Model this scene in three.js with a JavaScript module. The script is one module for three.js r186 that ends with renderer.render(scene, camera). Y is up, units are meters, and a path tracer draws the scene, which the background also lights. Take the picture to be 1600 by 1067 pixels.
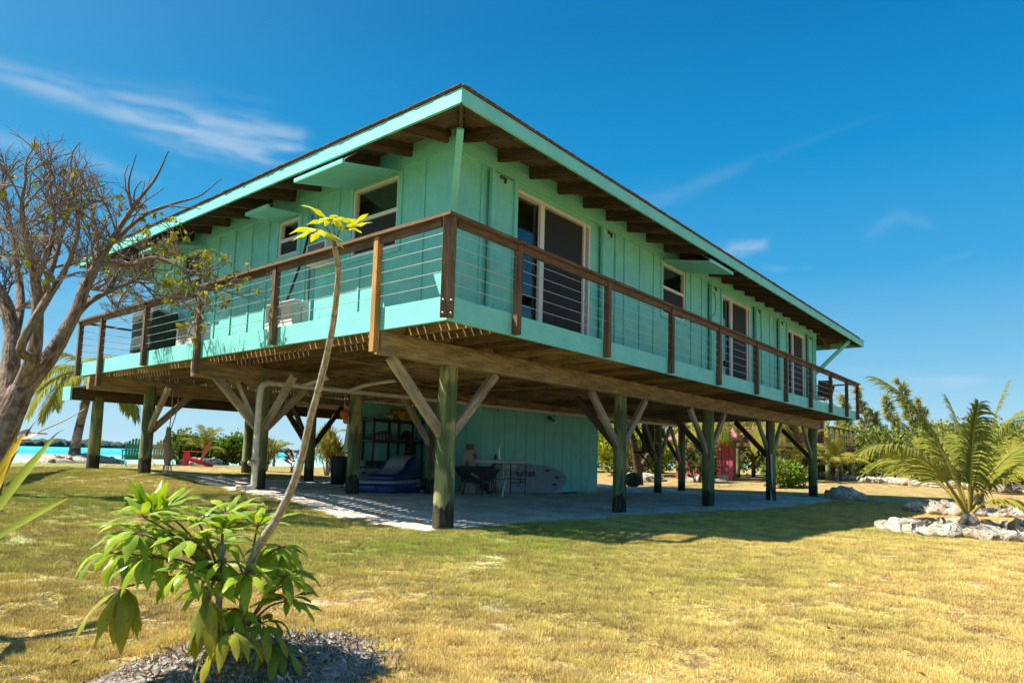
import * as THREE from 'three';
import { mergeGeometries } from 'three/addons/utils/BufferGeometryUtils.js';
import { RoundedBoxGeometry } from 'three/addons/geometries/RoundedBoxGeometry.js';

// ---------------------------------------------------------------- camera, sky, sun, exposure
const scene = new THREE.Scene();
const camera = new THREE.PerspectiveCamera(53.74, 1600 / 1067, 0.1, 9000);
camera.position.set(-5.355, 1.007, 5.532);
{
  const yaw = 0.893, pitch = 0.098, roll = 0.026;
  const f = new THREE.Vector3(Math.sin(yaw) * Math.cos(pitch), Math.sin(pitch), -Math.cos(yaw) * Math.cos(pitch));
  const r = f.clone().cross(new THREE.Vector3(0, 1, 0)).normalize(), u = r.clone().cross(f);
  const X = r.clone().multiplyScalar(Math.cos(roll)).addScaledVector(u, Math.sin(roll));
  const Y = u.clone().multiplyScalar(Math.cos(roll)).addScaledVector(r, -Math.sin(roll));
  camera.quaternion.setFromRotationMatrix(new THREE.Matrix4().makeBasis(X, Y, f.clone().negate()));
  camera.setViewOffset(1600, 1067, -24, -79, 1600, 1067);
}
const renderer = new THREE.WebGLRenderer({ antialias: true });
renderer.setSize(1024, 682);
renderer.toneMapping = THREE.LinearToneMapping;
renderer.toneMappingExposure = 2.05;
renderer.shadowMap.enabled = true;

const SUN = new THREE.Vector3(-0.56, 1, -0.516).normalize();
const sun = new THREE.DirectionalLight(new THREE.Color(1, 0.94, 0.82), 5.0);
sun.position.copy(SUN).multiplyScalar(60).add(new THREE.Vector3(6, 0, -3));
sun.target.position.set(6, 0, -3); scene.add(sun, sun.target);
sun.castShadow = true; sun.shadow.mapSize.set(4096, 4096);
Object.assign(sun.shadow.camera, { left: -35, right: 35, top: 35, bottom: -35, near: 1, far: 140 });

// ---------------------------------------------------------------- random numbers and noise
function rng(seed) { let a = seed >>> 0; return () => { a = (a + 0x6D2B79F5) | 0; let t = Math.imul(a ^ (a >>> 15), 1 | a); t = (t + Math.imul(t ^ (t >>> 7), 61 | t)) ^ t; return ((t ^ (t >>> 14)) >>> 0) / 4294967296; }; }
const RND = rng(7);
const hash = (x, y, s) => { let n = Math.imul(x | 0, 374761393) + Math.imul(y | 0, 668265263) + Math.imul(s | 0, 362437); n = Math.imul(n ^ (n >>> 13), 1274126177); return ((n ^ (n >>> 16)) >>> 0) / 4294967296; };
const sm = (t) => t * t * (3 - 2 * t);
// value noise that repeats every px by py cells
function vn(x, y, s = 0, px = 1 << 20, py = 1 << 20) {
  const xi = Math.floor(x), yi = Math.floor(y), fx = sm(x - xi), fy = sm(y - yi), w = (a, p) => ((a % p) + p) % p;
  const a = hash(w(xi, px), w(yi, py), s), b = hash(w(xi + 1, px), w(yi, py), s), c = hash(w(xi, px), w(yi + 1, py), s), d = hash(w(xi + 1, px), w(yi + 1, py), s);
  return a + (b - a) * fx + (c - a) * fy + (a - b - c + d) * fx * fy;
}
function fbm(x, y, s = 0, oct = 4, px = 1 << 20, py = 1 << 20) { let v = 0, a = 0.5, t = 0; for (let i = 0; i < oct; i++) { v += a * vn(x, y, s + i * 17, px, py); t += a; a *= 0.5; x *= 2; y *= 2; px *= 2; py *= 2; } return v / t; }
const clamp = (v, a = 0, b = 1) => Math.min(b, Math.max(a, v)), mix = (a, b, t) => a + (b - a) * t, step = (a, b, v) => sm(clamp((v - a) / (b - a)));
const mixc = (a, b, t) => [mix(a[0], b[0], t), mix(a[1], b[1], t), mix(a[2], b[2], t)];

// ---------------------------------------------------------------- the sky: air and thin high cloud
{
  const W = 2048, H = 1024, data = new Float32Array(W * H * 4);
  const stops = [[-5, [0.40, 0.60, 0.70]], [0, [0.40, 0.60, 0.70]], [3, [0.33, 0.56, 0.69]], [8, [0.165, 0.425, 0.635]], [15, [0.045, 0.305, 0.58]], [24, [0.010, 0.225, 0.50]], [34, [0.004, 0.150, 0.39]], [55, [0.004, 0.105, 0.31]], [90, [0.004, 0.085, 0.27]]];
  const wisp = (az, el, pts, wid, seed, strength, sx, sy) => {         // pts: spine of the streak, [az, el, width factor]
    let best = 0;
    for (let i = 0; i + 1 < pts.length; i++) {
      const [a0, e0, w0] = pts[i], [a1, e1, w1] = pts[i + 1];
      const dx = a1 - a0, dy = e1 - e0, l2 = dx * dx + dy * dy, t = clamp(((az - a0) * dx + (el - e0) * dy) / l2);
      const px = az - a0 - t * dx, py = el - e0 - t * dy, w = wid * mix(w0, w1, t);
      best = Math.max(best, Math.min(1, 1.15 * mix(w0, w1, t)) * Math.exp(-(px * px + py * py) / (w * w)));
    }
    if (best < 0.01) return 0;
    const a = Math.atan2(pts[pts.length - 1][1] - pts[0][1], pts[pts.length - 1][0] - pts[0][0]);
    const u = az * Math.cos(a) + el * Math.sin(a), v = -az * Math.sin(a) + el * Math.cos(a), q = fbm(u * 0.2, v * 0.5, seed + 5, 3) * 1.5;
    const n = fbm(u * sx + q, v * sy + q * 0.7, seed, 5);
    return best * strength * step(0.30, 0.86, n + 0.22 * best);
  };
  for (let j = 0; j < H; j++) for (let i = 0; i < W; i++) {
    const el = ((j + 0.5) / H - 0.5) * 180, az = ((i + 0.5) / W - 0.5) * 360;
    let k = 0; while (k < stops.length - 2 && el > stops[k + 1][0]) k++;
    let c = mixc(stops[k][1], stops[k + 1][1], clamp((el - stops[k][0]) / (stops[k + 1][0] - stops[k][0])));
    // a brighter sky on the side of the sun
    const ca = Math.cos(el * Math.PI / 180), d = [ca * Math.cos(az * Math.PI / 180), Math.sin(el * Math.PI / 180), ca * Math.sin(az * Math.PI / 180)];
    const cs = d[0] * SUN.x + d[1] * SUN.y + d[2] * SUN.z, g = Math.pow(Math.max(0, cs), 6);
    const lift = 0.18 * Math.max(0, cs);
    c = [c[0] + lift * 0.05 + 0.5 * g, c[1] + lift * 0.2 + 0.55 * g, c[2] + lift * 0.22 + 0.55 * g];
    let cl = 0;
    if (el > 0.5 && el < 50) {
      cl = Math.max(cl, wisp(az, el, [[-90, 23.2, 0.4], [-79, 24, 0.55], [-73, 24.0, 0.75], [-67, 23.6, 1.3], [-62, 23.5, 1.45], [-59.0, 24.2, 0.7]], 1.25, 3, 0.7, 0.22, 1.9));
      cl = Math.max(cl, wisp(az, el, [[-82, 19.5, 1], [-74, 20.0, 0.8], [-69, 19.4, 0.4]], 0.8, 9, 0.25, 0.3, 1.0));
      cl = Math.max(cl, wisp(az, el, [[-31, 20.4, 2.2], [-26, 22.0, 1.2], [-20, 23.7, 0.6], [-15, 24.9, 0.4], [-9, 25.9, 0.08]], 0.7, 21, 0.09, 0.35, 1.6));
      cl = Math.max(cl, wisp(az, el, [[-22.5, 17.1, 1], [-19.5, 17.5, 0.8]], 0.65, 31, 0.42, 0.9, 2.4));
      cl = Math.max(cl, wisp(az, el, [[-19.5, 15.7, 0.6], [-15.8, 15.2, 0.6]], 0.42, 33, 0.22, 0.9, 2.2));
      cl = Math.max(cl, wisp(az, el, [[-11.5, 17.6, 0.6], [-9.5, 18.6, 0.6], [-7.6, 17.6, 0.5]], 0.9, 37, 0.17, 1.0, 1.2));
      cl = Math.max(cl, wisp(az, el, [[-7.8, 14.6, 0.5], [-4.5, 15.4, 0.5]], 0.6, 41, 0.14, 1.0, 1.8));
      for (let q = 0; q < 10; q++) {                                    // the same thin streaks all round
        const a0 = 20 + q * 26 + 12 * hash(q, 1, 5), e0 = 14 + 16 * hash(q, 2, 5);
        if (a0 < 262) { const a1 = a0 > 180 ? a0 - 360 : a0; cl = Math.max(cl, wisp(az, el, [[a1, e0, 0.5], [a1 + 7, e0 + 0.6, 1], [a1 + 13, e0 + 0.3, 0.6]], 1.1, 50 + q, 0.6, 0.3, 1.1)); }
      }
      if (el < 12) cl = Math.max(cl, 0.30 * step(0.60, 0.85, fbm(az * 0.16, el * 0.8, 77, 5)) * step(1, 3, el) * (1 - step(7, 12, el)));
    }
    c = mixc(c, [0.52, 0.60, 0.68], clamp(cl * 0.78)).map((v) => v * 0.64);
    const o = (j * W + i) * 4; data[o] = c[0]; data[o + 1] = c[1]; data[o + 2] = c[2]; data[o + 3] = 1;
  }
  const t = new THREE.DataTexture(data, W, H, THREE.RGBAFormat, THREE.FloatType);
  t.mapping = THREE.EquirectangularReflectionMapping; t.magFilter = t.minFilter = THREE.LinearFilter; t.needsUpdate = true;
  scene.background = t; scene.environment = t;
}

// ---------------------------------------------------------------- textures and materials
const toS = (v) => 255 * Math.pow(clamp(v), 1 / 2.2);
function tex(w, h, fn, srgb = true) {
  const d = new Uint8Array(w * h * 4);
  for (let j = 0; j < h; j++) for (let i = 0; i < w; i++) {
    const c = fn((i + 0.5) / w, (j + 0.5) / h), o = (j * w + i) * 4, a = Array.isArray(c) ? c : [c, c, c];
    for (let k = 0; k < 3; k++) d[o + k] = srgb ? toS(a[k]) : 255 * clamp(a[k]);
    d[o + 3] = 255;
  }
  const t = new THREE.DataTexture(d, w, h); t.wrapS = t.wrapT = THREE.RepeatWrapping; t.magFilter = THREE.LinearFilter; t.minFilter = THREE.LinearFilter;
  if (srgb) t.colorSpace = THREE.SRGBColorSpace; t.needsUpdate = true; return t;
}
const rep = (t, x, y) => { const c = t.clone(); c.repeat.set(x, y); c.needsUpdate = true; return c; };
const rgb = (r, g, b) => new THREE.Color().setRGB(r, g, b);
function std(o) { if (Array.isArray(o.color)) o.color = rgb(...o.color); return new THREE.MeshStandardMaterial({ roughness: 0.8, ...o }); }
function phy(o) { if (Array.isArray(o.color)) o.color = rgb(...o.color); return new THREE.MeshPhysicalMaterial({ roughness: 0.8, ...o }); }
// wood: grain along u, one repeat 1.5 m by 0.5 m
function woodField(u, v, s) {
  const warp = fbm(u * 3, v * 4, s, 3, 3, 4) - 0.5;
  const g = fbm(u * 4, v * 40 + warp * 9, s + 2, 3, 4, 40), fine = vn(u * 24, v * 150, s + 5, 24, 150), broad = fbm(u * 4, v * 5, s + 9, 3, 4, 5);
  let knot = 0; for (let q = 0; q < 5; q++) { let du = Math.abs(u - hash(q, 3, s)); du = Math.min(du, 1 - du) * 3; let dv = Math.abs(v - hash(q, 4, s)); dv = Math.min(dv, 1 - dv); knot = Math.max(knot, 1 - Math.sqrt(du * du + dv * dv) / 0.035); }
  const crack = step(0.80, 0.9, vn(u * 5, v * 60 + warp * 5, s + 13, 5, 60)) * step(0.5, 0.8, vn(u * 3, v * 6, s + 15, 3, 6));
  return { g: clamp(0.5 * g + 0.25 * fine + 0.25 * broad), broad, knot: clamp(knot * 1.6), crack };
}
function woodMat(a, b, dark, seed, rough = 0.85, bump = 0.003) {
  const N = 384, F = []; for (let j = 0; j < N; j++) for (let i = 0; i < N; i++) F.push(woodField((i + 0.5) / N, (j + 0.5) / N, seed));
  const f_ = (u, v) => F[Math.floor(v * N) * N + Math.floor(u * N)];
  const m = tex(N, N, (u, v) => { const f = f_(u, v); let c = mixc(a, b, step(0.25, 0.75, f.g)); c = mixc(c, dark, clamp(0.75 * f.knot + 0.8 * f.crack)); const k = 0.75 + 0.5 * f.broad; return c.map((x) => x * k); });
  const bm = tex(N, N, (u, v) => { const f = f_(u, v); return clamp(f.g * 0.8 + 0.2 - 0.7 * f.crack); }, false);
  return std({ map: rep(m, 1 / 1.5, 2), bumpMap: rep(bm, 1 / 1.5, 2), bumpScale: bump, roughness: rough });
}
const M = {};
M.rail = woodMat([0.065, 0.036, 0.018], [0.215, 0.12, 0.058], [0.025, 0.014, 0.008], 11);
M.railWarm = woodMat([0.30, 0.135, 0.028], [0.52, 0.27, 0.07], [0.05, 0.022, 0.010], 23);
M.joist = woodMat([0.21, 0.125, 0.05], [0.42, 0.27, 0.125], [0.06, 0.03, 0.012], 31); M.joistShade = woodMat([0.085, 0.05, 0.024], [0.20, 0.125, 0.06], [0.04, 0.02, 0.01], 37);  // darker second joist tone puts stripes of shade into the colour
M.beam = woodMat([0.18, 0.125, 0.062], [0.44, 0.32, 0.17], [0.05, 0.03, 0.018], 41);
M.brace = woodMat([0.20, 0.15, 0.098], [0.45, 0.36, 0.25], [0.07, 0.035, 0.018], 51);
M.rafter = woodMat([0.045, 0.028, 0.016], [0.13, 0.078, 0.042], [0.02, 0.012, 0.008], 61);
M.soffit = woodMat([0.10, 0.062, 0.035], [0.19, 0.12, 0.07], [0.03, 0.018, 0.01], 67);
M.deck = woodMat([0.06, 0.042, 0.026], [0.13, 0.095, 0.06], [0.05, 0.03, 0.018], 71);  // deep shade above the joists is put into this dark board colour
const paintGrain = (seed) => tex(512, 512, (u, v) => { const n = fbm(u * 6, v * 6, seed, 4, 6, 6), st = fbm(u * 60, v * 5, seed + 3, 3, 60, 5), chip = step(0.83, 0.88, fbm(u * 22, v * 14, seed + 8, 3, 22, 14)); const run = step(0.70, 0.82, fbm(u * 34, v * 1.5, seed + 21, 3, 34, 2)) * step(0.5, 0.7, fbm(u * 5, v * 3, seed + 25, 3, 5, 3)); const k = 0.86 + 0.24 * n + 0.10 * (st - 0.5) - 0.08 * chip - 0.16 * run; return [0.205 * k * (1 + 0.1 * (n - 0.5)), 0.645 * k, 0.57 * k * (1 + 0.06 * (0.5 - n))]; });
const grainBump = tex(256, 256, (u, v) => 0.6 * fbm(u * 50, v * 4, 5, 3, 50, 4) + 0.4 * fbm(u * 14, v * 14, 8, 3, 14, 14), false);
{
  const t = rep(paintGrain(81), 0.8, 0.8), bt = rep(grainBump, 1.3, 1.3); t.rotation = bt.rotation = Math.PI / 2;
  M.teal = std({ map: t, bumpMap: bt, bumpScale: 0.002, roughness: 0.62 });
}
{
  const t = rep(paintGrain(91), 0.8, 0.8); t.rotation = Math.PI / 2;
  const bt = rep(grainBump, 1.3, 1.3); bt.rotation = Math.PI / 2;
  M.tealH = std({ map: t, bumpMap: bt, bumpScale: 0.002, roughness: 0.62 });
}
// treated pine pile: u round the pile (0..1), v up (0..1 = 2.5 m); green salts in streaks, yellow blotches that also paint in sunlit patches, a dark rotted foot
function pileMat(seed, yellow) {
  const fn = (u, v) => {
    const st = fbm(u * 10 + 0.6 * fbm(u * 4, v * 6, seed + 4, 2, 4, 6), v * 3, seed, 4, 10, 3), blotch = fbm(u * 4, v * 7, seed + 7, 4, 4, 7), fine = fbm(u * 46, v * 8, seed + 11, 3, 46, 8);
    let c = mixc([0.085, 0.125, 0.045], [0.22, 0.255, 0.095], step(0.3, 0.7, st));
    c = mixc(c, [0.38, 0.33, 0.13], yellow * step(0.45, 0.75, blotch));
    c = mixc(c, [0.055, 0.065, 0.035], 0.8 * step(0.56, 0.70, fbm(u * 7, v * 4, seed + 21, 4, 7, 4)));
    c = mixc(c, [0.20, 0.075, 0.03], 0.8 * step(0.72, 0.8, fbm(u * 12, v * 2, seed + 31, 3, 12, 2)));
    const foot = 0.085 + 0.09 * fbm(u * 9, 0.3, seed + 41, 3, 9, 9) + 0.03 * fine;
    c = mixc(c, mixc([0.016, 0.013, 0.009], [0.075, 0.06, 0.025], step(0.4, 0.75, fbm(u * 22, v * 14, seed + 43, 3, 22, 14))), 1 - step(foot - 0.008, foot + 0.012, v));
    const k = 0.75 + 0.5 * fine; return c.map((x) => x * k);
  };
  return std({ map: tex(512, 1024, fn), bumpMap: tex(512, 512, (u, v) => clamp(0.6 * fbm(u * 40, v * 10, seed + 11, 4, 40, 10) + 0.4 * fbm(u * 9, v * 3, seed, 3, 9, 3)), false), bumpScale: 0.008, roughness: 0.9 });
}
M.pile = [pileMat(101, 0.9), pileMat(131, 0.25), pileMat(161, 0.45)];
M.shingle = std({ map: rep(tex(256, 256, (u, v) => { const k = 0.6 + 0.8 * hash(Math.floor(u * 12), Math.floor(v * 12), 4) * fbm(u * 20, v * 20, 3, 3, 20, 20); return [0.20 * k, 0.11 * k, 0.08 * k]; }), 1, 1), roughness: 0.95 });
M.white = std({ color: [0.72, 0.71, 0.66], roughness: 0.45 });
M.frame = std({ color: [0.70, 0.69, 0.66], roughness: 0.4 });
M.steel = std({ color: [0.62, 0.62, 0.60], metalness: 0.85, roughness: 0.35 });
M.glass = phy({ color: [0.93, 0.96, 0.96], transmission: 1, thickness: 0, roughness: 0.02, ior: 1.5 });
M.screen = std({ color: [0.013, 0.014, 0.015], roughness: 0.75, bumpMap: rep(tex(128, 128, (u, v) => (hash(Math.floor(u * 64), Math.floor(v * 64), 2) * 0.5 + 0.5 * ((Math.floor(u * 64) + Math.floor(v * 64)) % 2)), false), 8, 8), bumpScale: 0.001 });
M.inside = std({ color: [0.30, 0.28, 0.24], roughness: 0.9 });
M.ply = woodMat([0.14, 0.08, 0.035], [0.26, 0.155, 0.07], [0.06, 0.03, 0.012], 77);
M.pvc = std({ map: rep(tex(128, 128, (u, v) => { const n = fbm(u * 5, v * 5, 3, 4, 5, 5); return mixc([0.74, 0.69, 0.58], [0.6, 0.52, 0.38], step(0.5, 0.8, n)); }), 2, 2), roughness: 0.45 });
M.rope = std({ color: [0.42, 0.36, 0.26], roughness: 0.95 });
M.black = std({ color: [0.018, 0.018, 0.02], roughness: 0.55 });
M.wire = std({ color: [0.05, 0.045, 0.04], roughness: 0.7 });
M.sand = std({ map: rep(tex(1024, 1024, (u, v) => { const n = fbm(u * 9, v * 9, 201, 5, 9, 9), f = vn(u * 220, v * 220, 5, 220, 220), pit = step(0.64, 0.76, fbm(u * 26, v * 26, 211, 3, 26, 26)); let c = mixc([0.57, 0.49, 0.40], [0.78, 0.715, 0.615], step(0.25, 0.75, n)); c = mixc(c, [0.30, 0.22, 0.14], 0.55 * pit * step(0.45, 0.7, n)); const k = 0.82 + 0.36 * f; return c.map((x) => x * k); }), 0.4, 0.4), bumpMap: rep(tex(512, 512, (u, v) => 0.6 * fbm(u * 12, v * 12, 221, 4, 12, 12) + 0.4 * fbm(u * 40, v * 40, 223, 3, 40, 40), false), 0.6, 0.6), bumpScale: 0.06, roughness: 1 });
M.rock = std({ map: rep(tex(512, 512, (u, v) => { const n = fbm(u * 6, v * 6, 301, 5, 6, 6), p = step(0.62, 0.72, fbm(u * 24, v * 24, 305, 3, 24, 24)); let c = mixc([0.36, 0.28, 0.19], [0.58, 0.53, 0.44], step(0.3, 0.65, n)); return mixc(c, [0.12, 0.10, 0.08], 0.8 * p); }), 1.1, 1.1), bumpMap: rep(tex(512, 512, (u, v) => 0.6 * fbm(u * 8, v * 8, 311, 5, 8, 8) + 0.4 * (1 - step(0.6, 0.75, fbm(u * 24, v * 24, 305, 3, 24, 24))), false), 1.1, 1.1), bumpScale: 0.05, roughness: 0.95 });
M.rubble = std({ map: rep(tex(512, 512, (u, v) => { const n = fbm(u * 30, v * 30, 321, 3, 30, 30), f = hash(Math.floor(u * 90), Math.floor(v * 90), 6); return mixc([0.28, 0.22, 0.17], [0.62, 0.55, 0.47], step(0.25, 0.7, 0.6 * n + 0.4 * f)); }), 1, 1), bumpMap: rep(tex(256, 256, (u, v) => fbm(u * 24, v * 24, 331, 3, 24, 24), false), 1, 1), bumpScale: 0.07, roughness: 1 });
M.mulch = std({ map: rep(tex(512, 512, (u, v) => { const n = fbm(u * 26, v * 26, 341, 4, 26, 26), f = hash(Math.floor(u * 120), Math.floor(v * 120), 6); return mixc([0.10, 0.07, 0.045], [0.36, 0.31, 0.26], step(0.3, 0.72, 0.65 * n + 0.35 * f)); }), 1, 1), bumpMap: rep(tex(256, 256, (u, v) => fbm(u * 30, v * 30, 345, 3, 30, 30), false), 1, 1), bumpScale: 0.05, roughness: 1 });
const barkTex = (seed, a, b, c2, ring) => tex(256, 512, (u, v) => { const n = fbm(u * 6, v * 10, seed, 4, 6, 10), f = fbm(u * 30, v * 20, seed + 3, 3, 30, 20); let c = mixc(a, b, step(0.3, 0.7, n)); c = mixc(c, c2, step(0.55, 0.75, fbm(u * 4, v * 4, seed + 9, 4, 4, 4))); if (ring) c = mixc(c, c2, 0.7 * step(0.75, 0.95, vn(3, v * 24 + 0.4 * n, seed, 9, 24))); const k = 0.7 + 0.6 * f; return c.map((x) => x * k); });
const barkBump = tex(256, 256, (u, v) => 0.5 * fbm(u * 20, v * 14, 7, 4, 20, 14) + 0.5 * fbm(u * 5, v * 5, 17, 3, 5, 5), false);
M.bark = std({ map: rep(barkTex(401, [0.15, 0.09, 0.068], [0.29, 0.205, 0.16], [0.10, 0.048, 0.032]), 2, 1), bumpMap: rep(barkBump, 2, 2), bumpScale: 0.02, roughness: 0.9 });
M.twig = std({ color: [0.20, 0.145, 0.125], roughness: 0.9 });
M.palmTrunk = std({ map: rep(barkTex(431, [0.24, 0.19, 0.145], [0.42, 0.34, 0.27], [0.10, 0.075, 0.055], true), 1, 1), bumpMap: rep(barkBump, 2, 2), bumpScale: 0.02, roughness: 0.95 });
M.stem = std({ map: rep(barkTex(461, [0.29, 0.25, 0.205], [0.48, 0.43, 0.365], [0.19, 0.155, 0.12], true), 3, 3), bumpMap: rep(barkBump, 3, 6), bumpScale: 0.006, roughness: 0.9 });
M.petiole = std({ color: [0.16, 0.085, 0.035], roughness: 0.6 });
const leafM = (c, t = 0.35, coat = 0) => phy({ color: c, vertexColors: true, side: THREE.DoubleSide, transmission: t, thickness: 0, roughness: 0.95, specularIntensity: 0.3, clearcoat: coat, clearcoatRoughness: 0.3 });
const leafTex = tex(256, 512, (u, v) => { const m = Math.abs(u - 0.5), rib = 1 - step(0.008, 0.03, m), sv = Math.abs(((v * 13 - m * 4.2) % 1 + 1) % 1 - 0.5), vein = (1 - step(0.02, 0.07, sv)) * step(0.02, 0.06, m); const bl = fbm(u * 5, v * 9, 471, 4, 5, 9), sp = step(0.70, 0.76, fbm(u * 18, v * 30, 475, 3, 18, 30)); let c = mixc([0.72, 0.78, 0.7], [1.0, 1.0, 1.0], bl); c = mixc(c, [1, 1, 0.75], 0.65 * rib + 0.28 * vein); return mixc(c, [0.45, 0.30, 0.15], 0.7 * sp); });
M.leaf = leafM([1, 1, 1], 0.35); M.gloss = leafM([1.15, 1.15, 1.1], 0.45, 0.5); M.gloss.map = leafTex; M.gloss.bumpMap = leafTex; M.gloss.bumpScale = 0.003; M.pale = leafM([1, 1, 1], 0.45, 0.2); M.pale.map = leafTex;

// ---------------------------------------------------------------- geometry helpers
const V = (x, y, z) => new THREE.Vector3(x, y, z);
const taken = {};
const numbered = (n) => { if (!(n in taken)) { taken[n] = 0; return n; } taken[n]++; return n + '_' + String(taken[n]).padStart(3, '0'); };
function add(name, g, m, parent) { const o = new THREE.Mesh(g, m); o.name = name; o.castShadow = o.receiveShadow = true; parent.add(o); return o; }
function thing(name, label, category, group, at) { const o = new THREE.Group(); o.name = numbered(name); o.userData = { label, category }; if (group) o.userData.group = group; if (at) o.position.set(...at); scene.add(o); return o; }
function solo(name, g, m, label, category, group) { const o = add(numbered(name), g, m, scene); o.userData = { label, category }; if (group) o.userData.group = group; return o; }
function struct(name, g, m) { const o = add(name, g, m, scene); o.userData.kind = 'structure'; return o; }
function clean(g) { let q = g.index ? g.toNonIndexed() : g; for (const k of Object.keys(q.attributes)) if (!['position', 'normal', 'uv', 'color'].includes(k)) q.deleteAttribute(k); return q; }
function merge(list) { const l = list.map(clean), col = l.some((g) => g.attributes.color); if (col) for (const g of l) if (!g.attributes.color) g.setAttribute('color', new THREE.BufferAttribute(new Float32Array(g.attributes.position.count * 3).fill(1), 3)); return mergeGeometries(l); }
// uv in metres, u along the grain axis
function boxUV(g, grain, ou = RND() * 9, ov = RND() * 9) {
  const p = g.attributes.position, n = g.attributes.normal, uv = new Float32Array(p.count * 2), ax = 'xyz'.indexOf(grain);
  for (let i = 0; i < p.count; i++) {
    const P = [p.getX(i), p.getY(i), p.getZ(i)], N = [Math.abs(n.getX(i)), Math.abs(n.getY(i)), Math.abs(n.getZ(i))], d = N.indexOf(Math.max(...N));
    let a = ax, b; if (d === ax) { a = (ax + 1) % 3; b = (ax + 2) % 3; } else b = 3 - ax - d;
    uv[i * 2] = P[a] + ou; uv[i * 2 + 1] = P[b] + ov;
  }
  g.setAttribute('uv', new THREE.BufferAttribute(uv, 2)); return g;
}
function bx(x0, x1, y0, y1, z0, z1, grain = 'x', round = 0) {
  const sx = Math.abs(x1 - x0), sy = Math.abs(y1 - y0), sz = Math.abs(z1 - z0);
  const g = round ? clean(new RoundedBoxGeometry(sx, sy, sz, 1, round)) : clean(new THREE.BoxGeometry(sx, sy, sz));
  boxUV(g, grain); g.translate((x0 + x1) / 2, (y0 + y1) / 2, (z0 + z1) / 2); return g;
}
// a straight timber from A to B: w across (horizontal), h along the up hint
function bar(A, B, w, h, up = [0, 1, 0], round = 0.004) {
  const a = V(...A), b = V(...B), x = b.clone().sub(a), L = x.length(); x.normalize();
  const z = x.clone().cross(V(...up)).normalize(), y = z.clone().cross(x);
  const g = round ? clean(new RoundedBoxGeometry(L, h, w, 1, round)) : clean(new THREE.BoxGeometry(L, h, w)); boxUV(g, 'x');
  g.applyMatrix4(new THREE.Matrix4().makeBasis(x, y, z).setPosition(a.add(b).multiplyScalar(0.5))); return g;
}
// a round tube through points with a radius at each
function tube(pts, rad, sides = 8, sub = 4, smooth = true) {
  const P = pts.map((p) => (p.isVector3 ? p : V(...p))), n = smooth && P.length > 2 ? (P.length - 1) * sub : P.length - 1;
  const curve = smooth && P.length > 2 ? new THREE.CatmullRomCurve3(P, false, 'centripetal') : null;
  const pos = [], nor = [], uv = [], idx = []; let prev = null, up = V(0.3, 0.1, 0.95), len = 0;
  for (let i = 0; i <= n; i++) {
    const t = i / n, c = curve ? curve.getPoint(t) : P[i], k = t * (P.length - 1), k0 = Math.min(P.length - 2, Math.floor(k));
    const r = Array.isArray(rad) ? mix(rad[Math.min(k0, rad.length - 1)], rad[Math.min(k0 + 1, rad.length - 1)], k - k0) : rad;
    const nx = curve ? curve.getPoint(Math.min(1, t + 0.01)).sub(curve.getPoint(Math.max(0, t - 0.01))) : P[Math.min(P.length - 1, i + 1)].clone().sub(P[Math.max(0, i - 1)]);
    nx.normalize(); const s = nx.clone().cross(up); if (s.lengthSq() < 1e-5) s.set(1, 0, 0).cross(nx); s.normalize(); const q = s.clone().cross(nx).normalize(); up = q.clone();
    if (prev) len += c.distanceTo(prev); prev = c;
    for (let j = 0; j <= sides; j++) { const a = j / sides * Math.PI * 2, d = s.clone().multiplyScalar(Math.cos(a)).addScaledVector(q, Math.sin(a)); pos.push(c.x + d.x * r, c.y + d.y * r, c.z + d.z * r); nor.push(d.x, d.y, d.z); uv.push(j / sides, len); }
    if (i) for (let j = 0; j < sides; j++) { const a = (i - 1) * (sides + 1) + j, b = a + sides + 1; idx.push(a, b, a + 1, a + 1, b, b + 1); }
  }
  for (const [row, c, f] of [[0, P[0], 1], [n, P[P.length - 1], 0]]) { const k = pos.length / 3; pos.push(c.x, c.y, c.z); nor.push(0, f ? -1 : 1, 0); uv.push(0, 0); for (let j = 0; j < sides; j++) { const a = row * (sides + 1) + j; f ? idx.push(k, a, a + 1) : idx.push(k, a + 1, a); } }
  const g = new THREE.BufferGeometry(); g.setAttribute('position', new THREE.Float32BufferAttribute(pos, 3)); g.setAttribute('normal', new THREE.Float32BufferAttribute(nor, 3)); g.setAttribute('uv', new THREE.Float32BufferAttribute(uv, 2)); g.setIndex(idx); return clean(g);
}
// move the vertices of a shape by noise, same place same shift, then new normals
function rough(g, amp, freq, seed) {
  const p = g.attributes.position;
  for (let i = 0; i < p.count; i++) {
    const x = p.getX(i), y = p.getY(i), z = p.getZ(i), k = (a, b, s) => fbm(a * freq + 50, b * freq + 50, seed + s, 3) - 0.5;
    p.setXYZ(i, x + amp * (k(y, z, 1) + k(x, z, 7)), y + amp * (k(x, z, 2) + k(x, y, 8)), z + amp * (k(x, y, 3) + k(y, z, 9)));
  }
  g.computeVertexNormals(); return g;
}
function stone(rx, ry, rz, seed, det = 3) {
  const g = new THREE.IcosahedronGeometry(1, det); const q = mergeByPos(g); q.scale(rx, ry, rz); rough(q, Math.min(rx, ry, rz) * 1.1, 1.6 / Math.max(rx, rz), seed); rough(q, Math.min(rx, ry, rz) * 0.35, 6 / Math.max(rx, rz), seed + 40);
  const c = clean(q); boxUV(c, 'x', hash(seed, 1, 1) * 5, hash(seed, 2, 1) * 5); return c;
}
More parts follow.
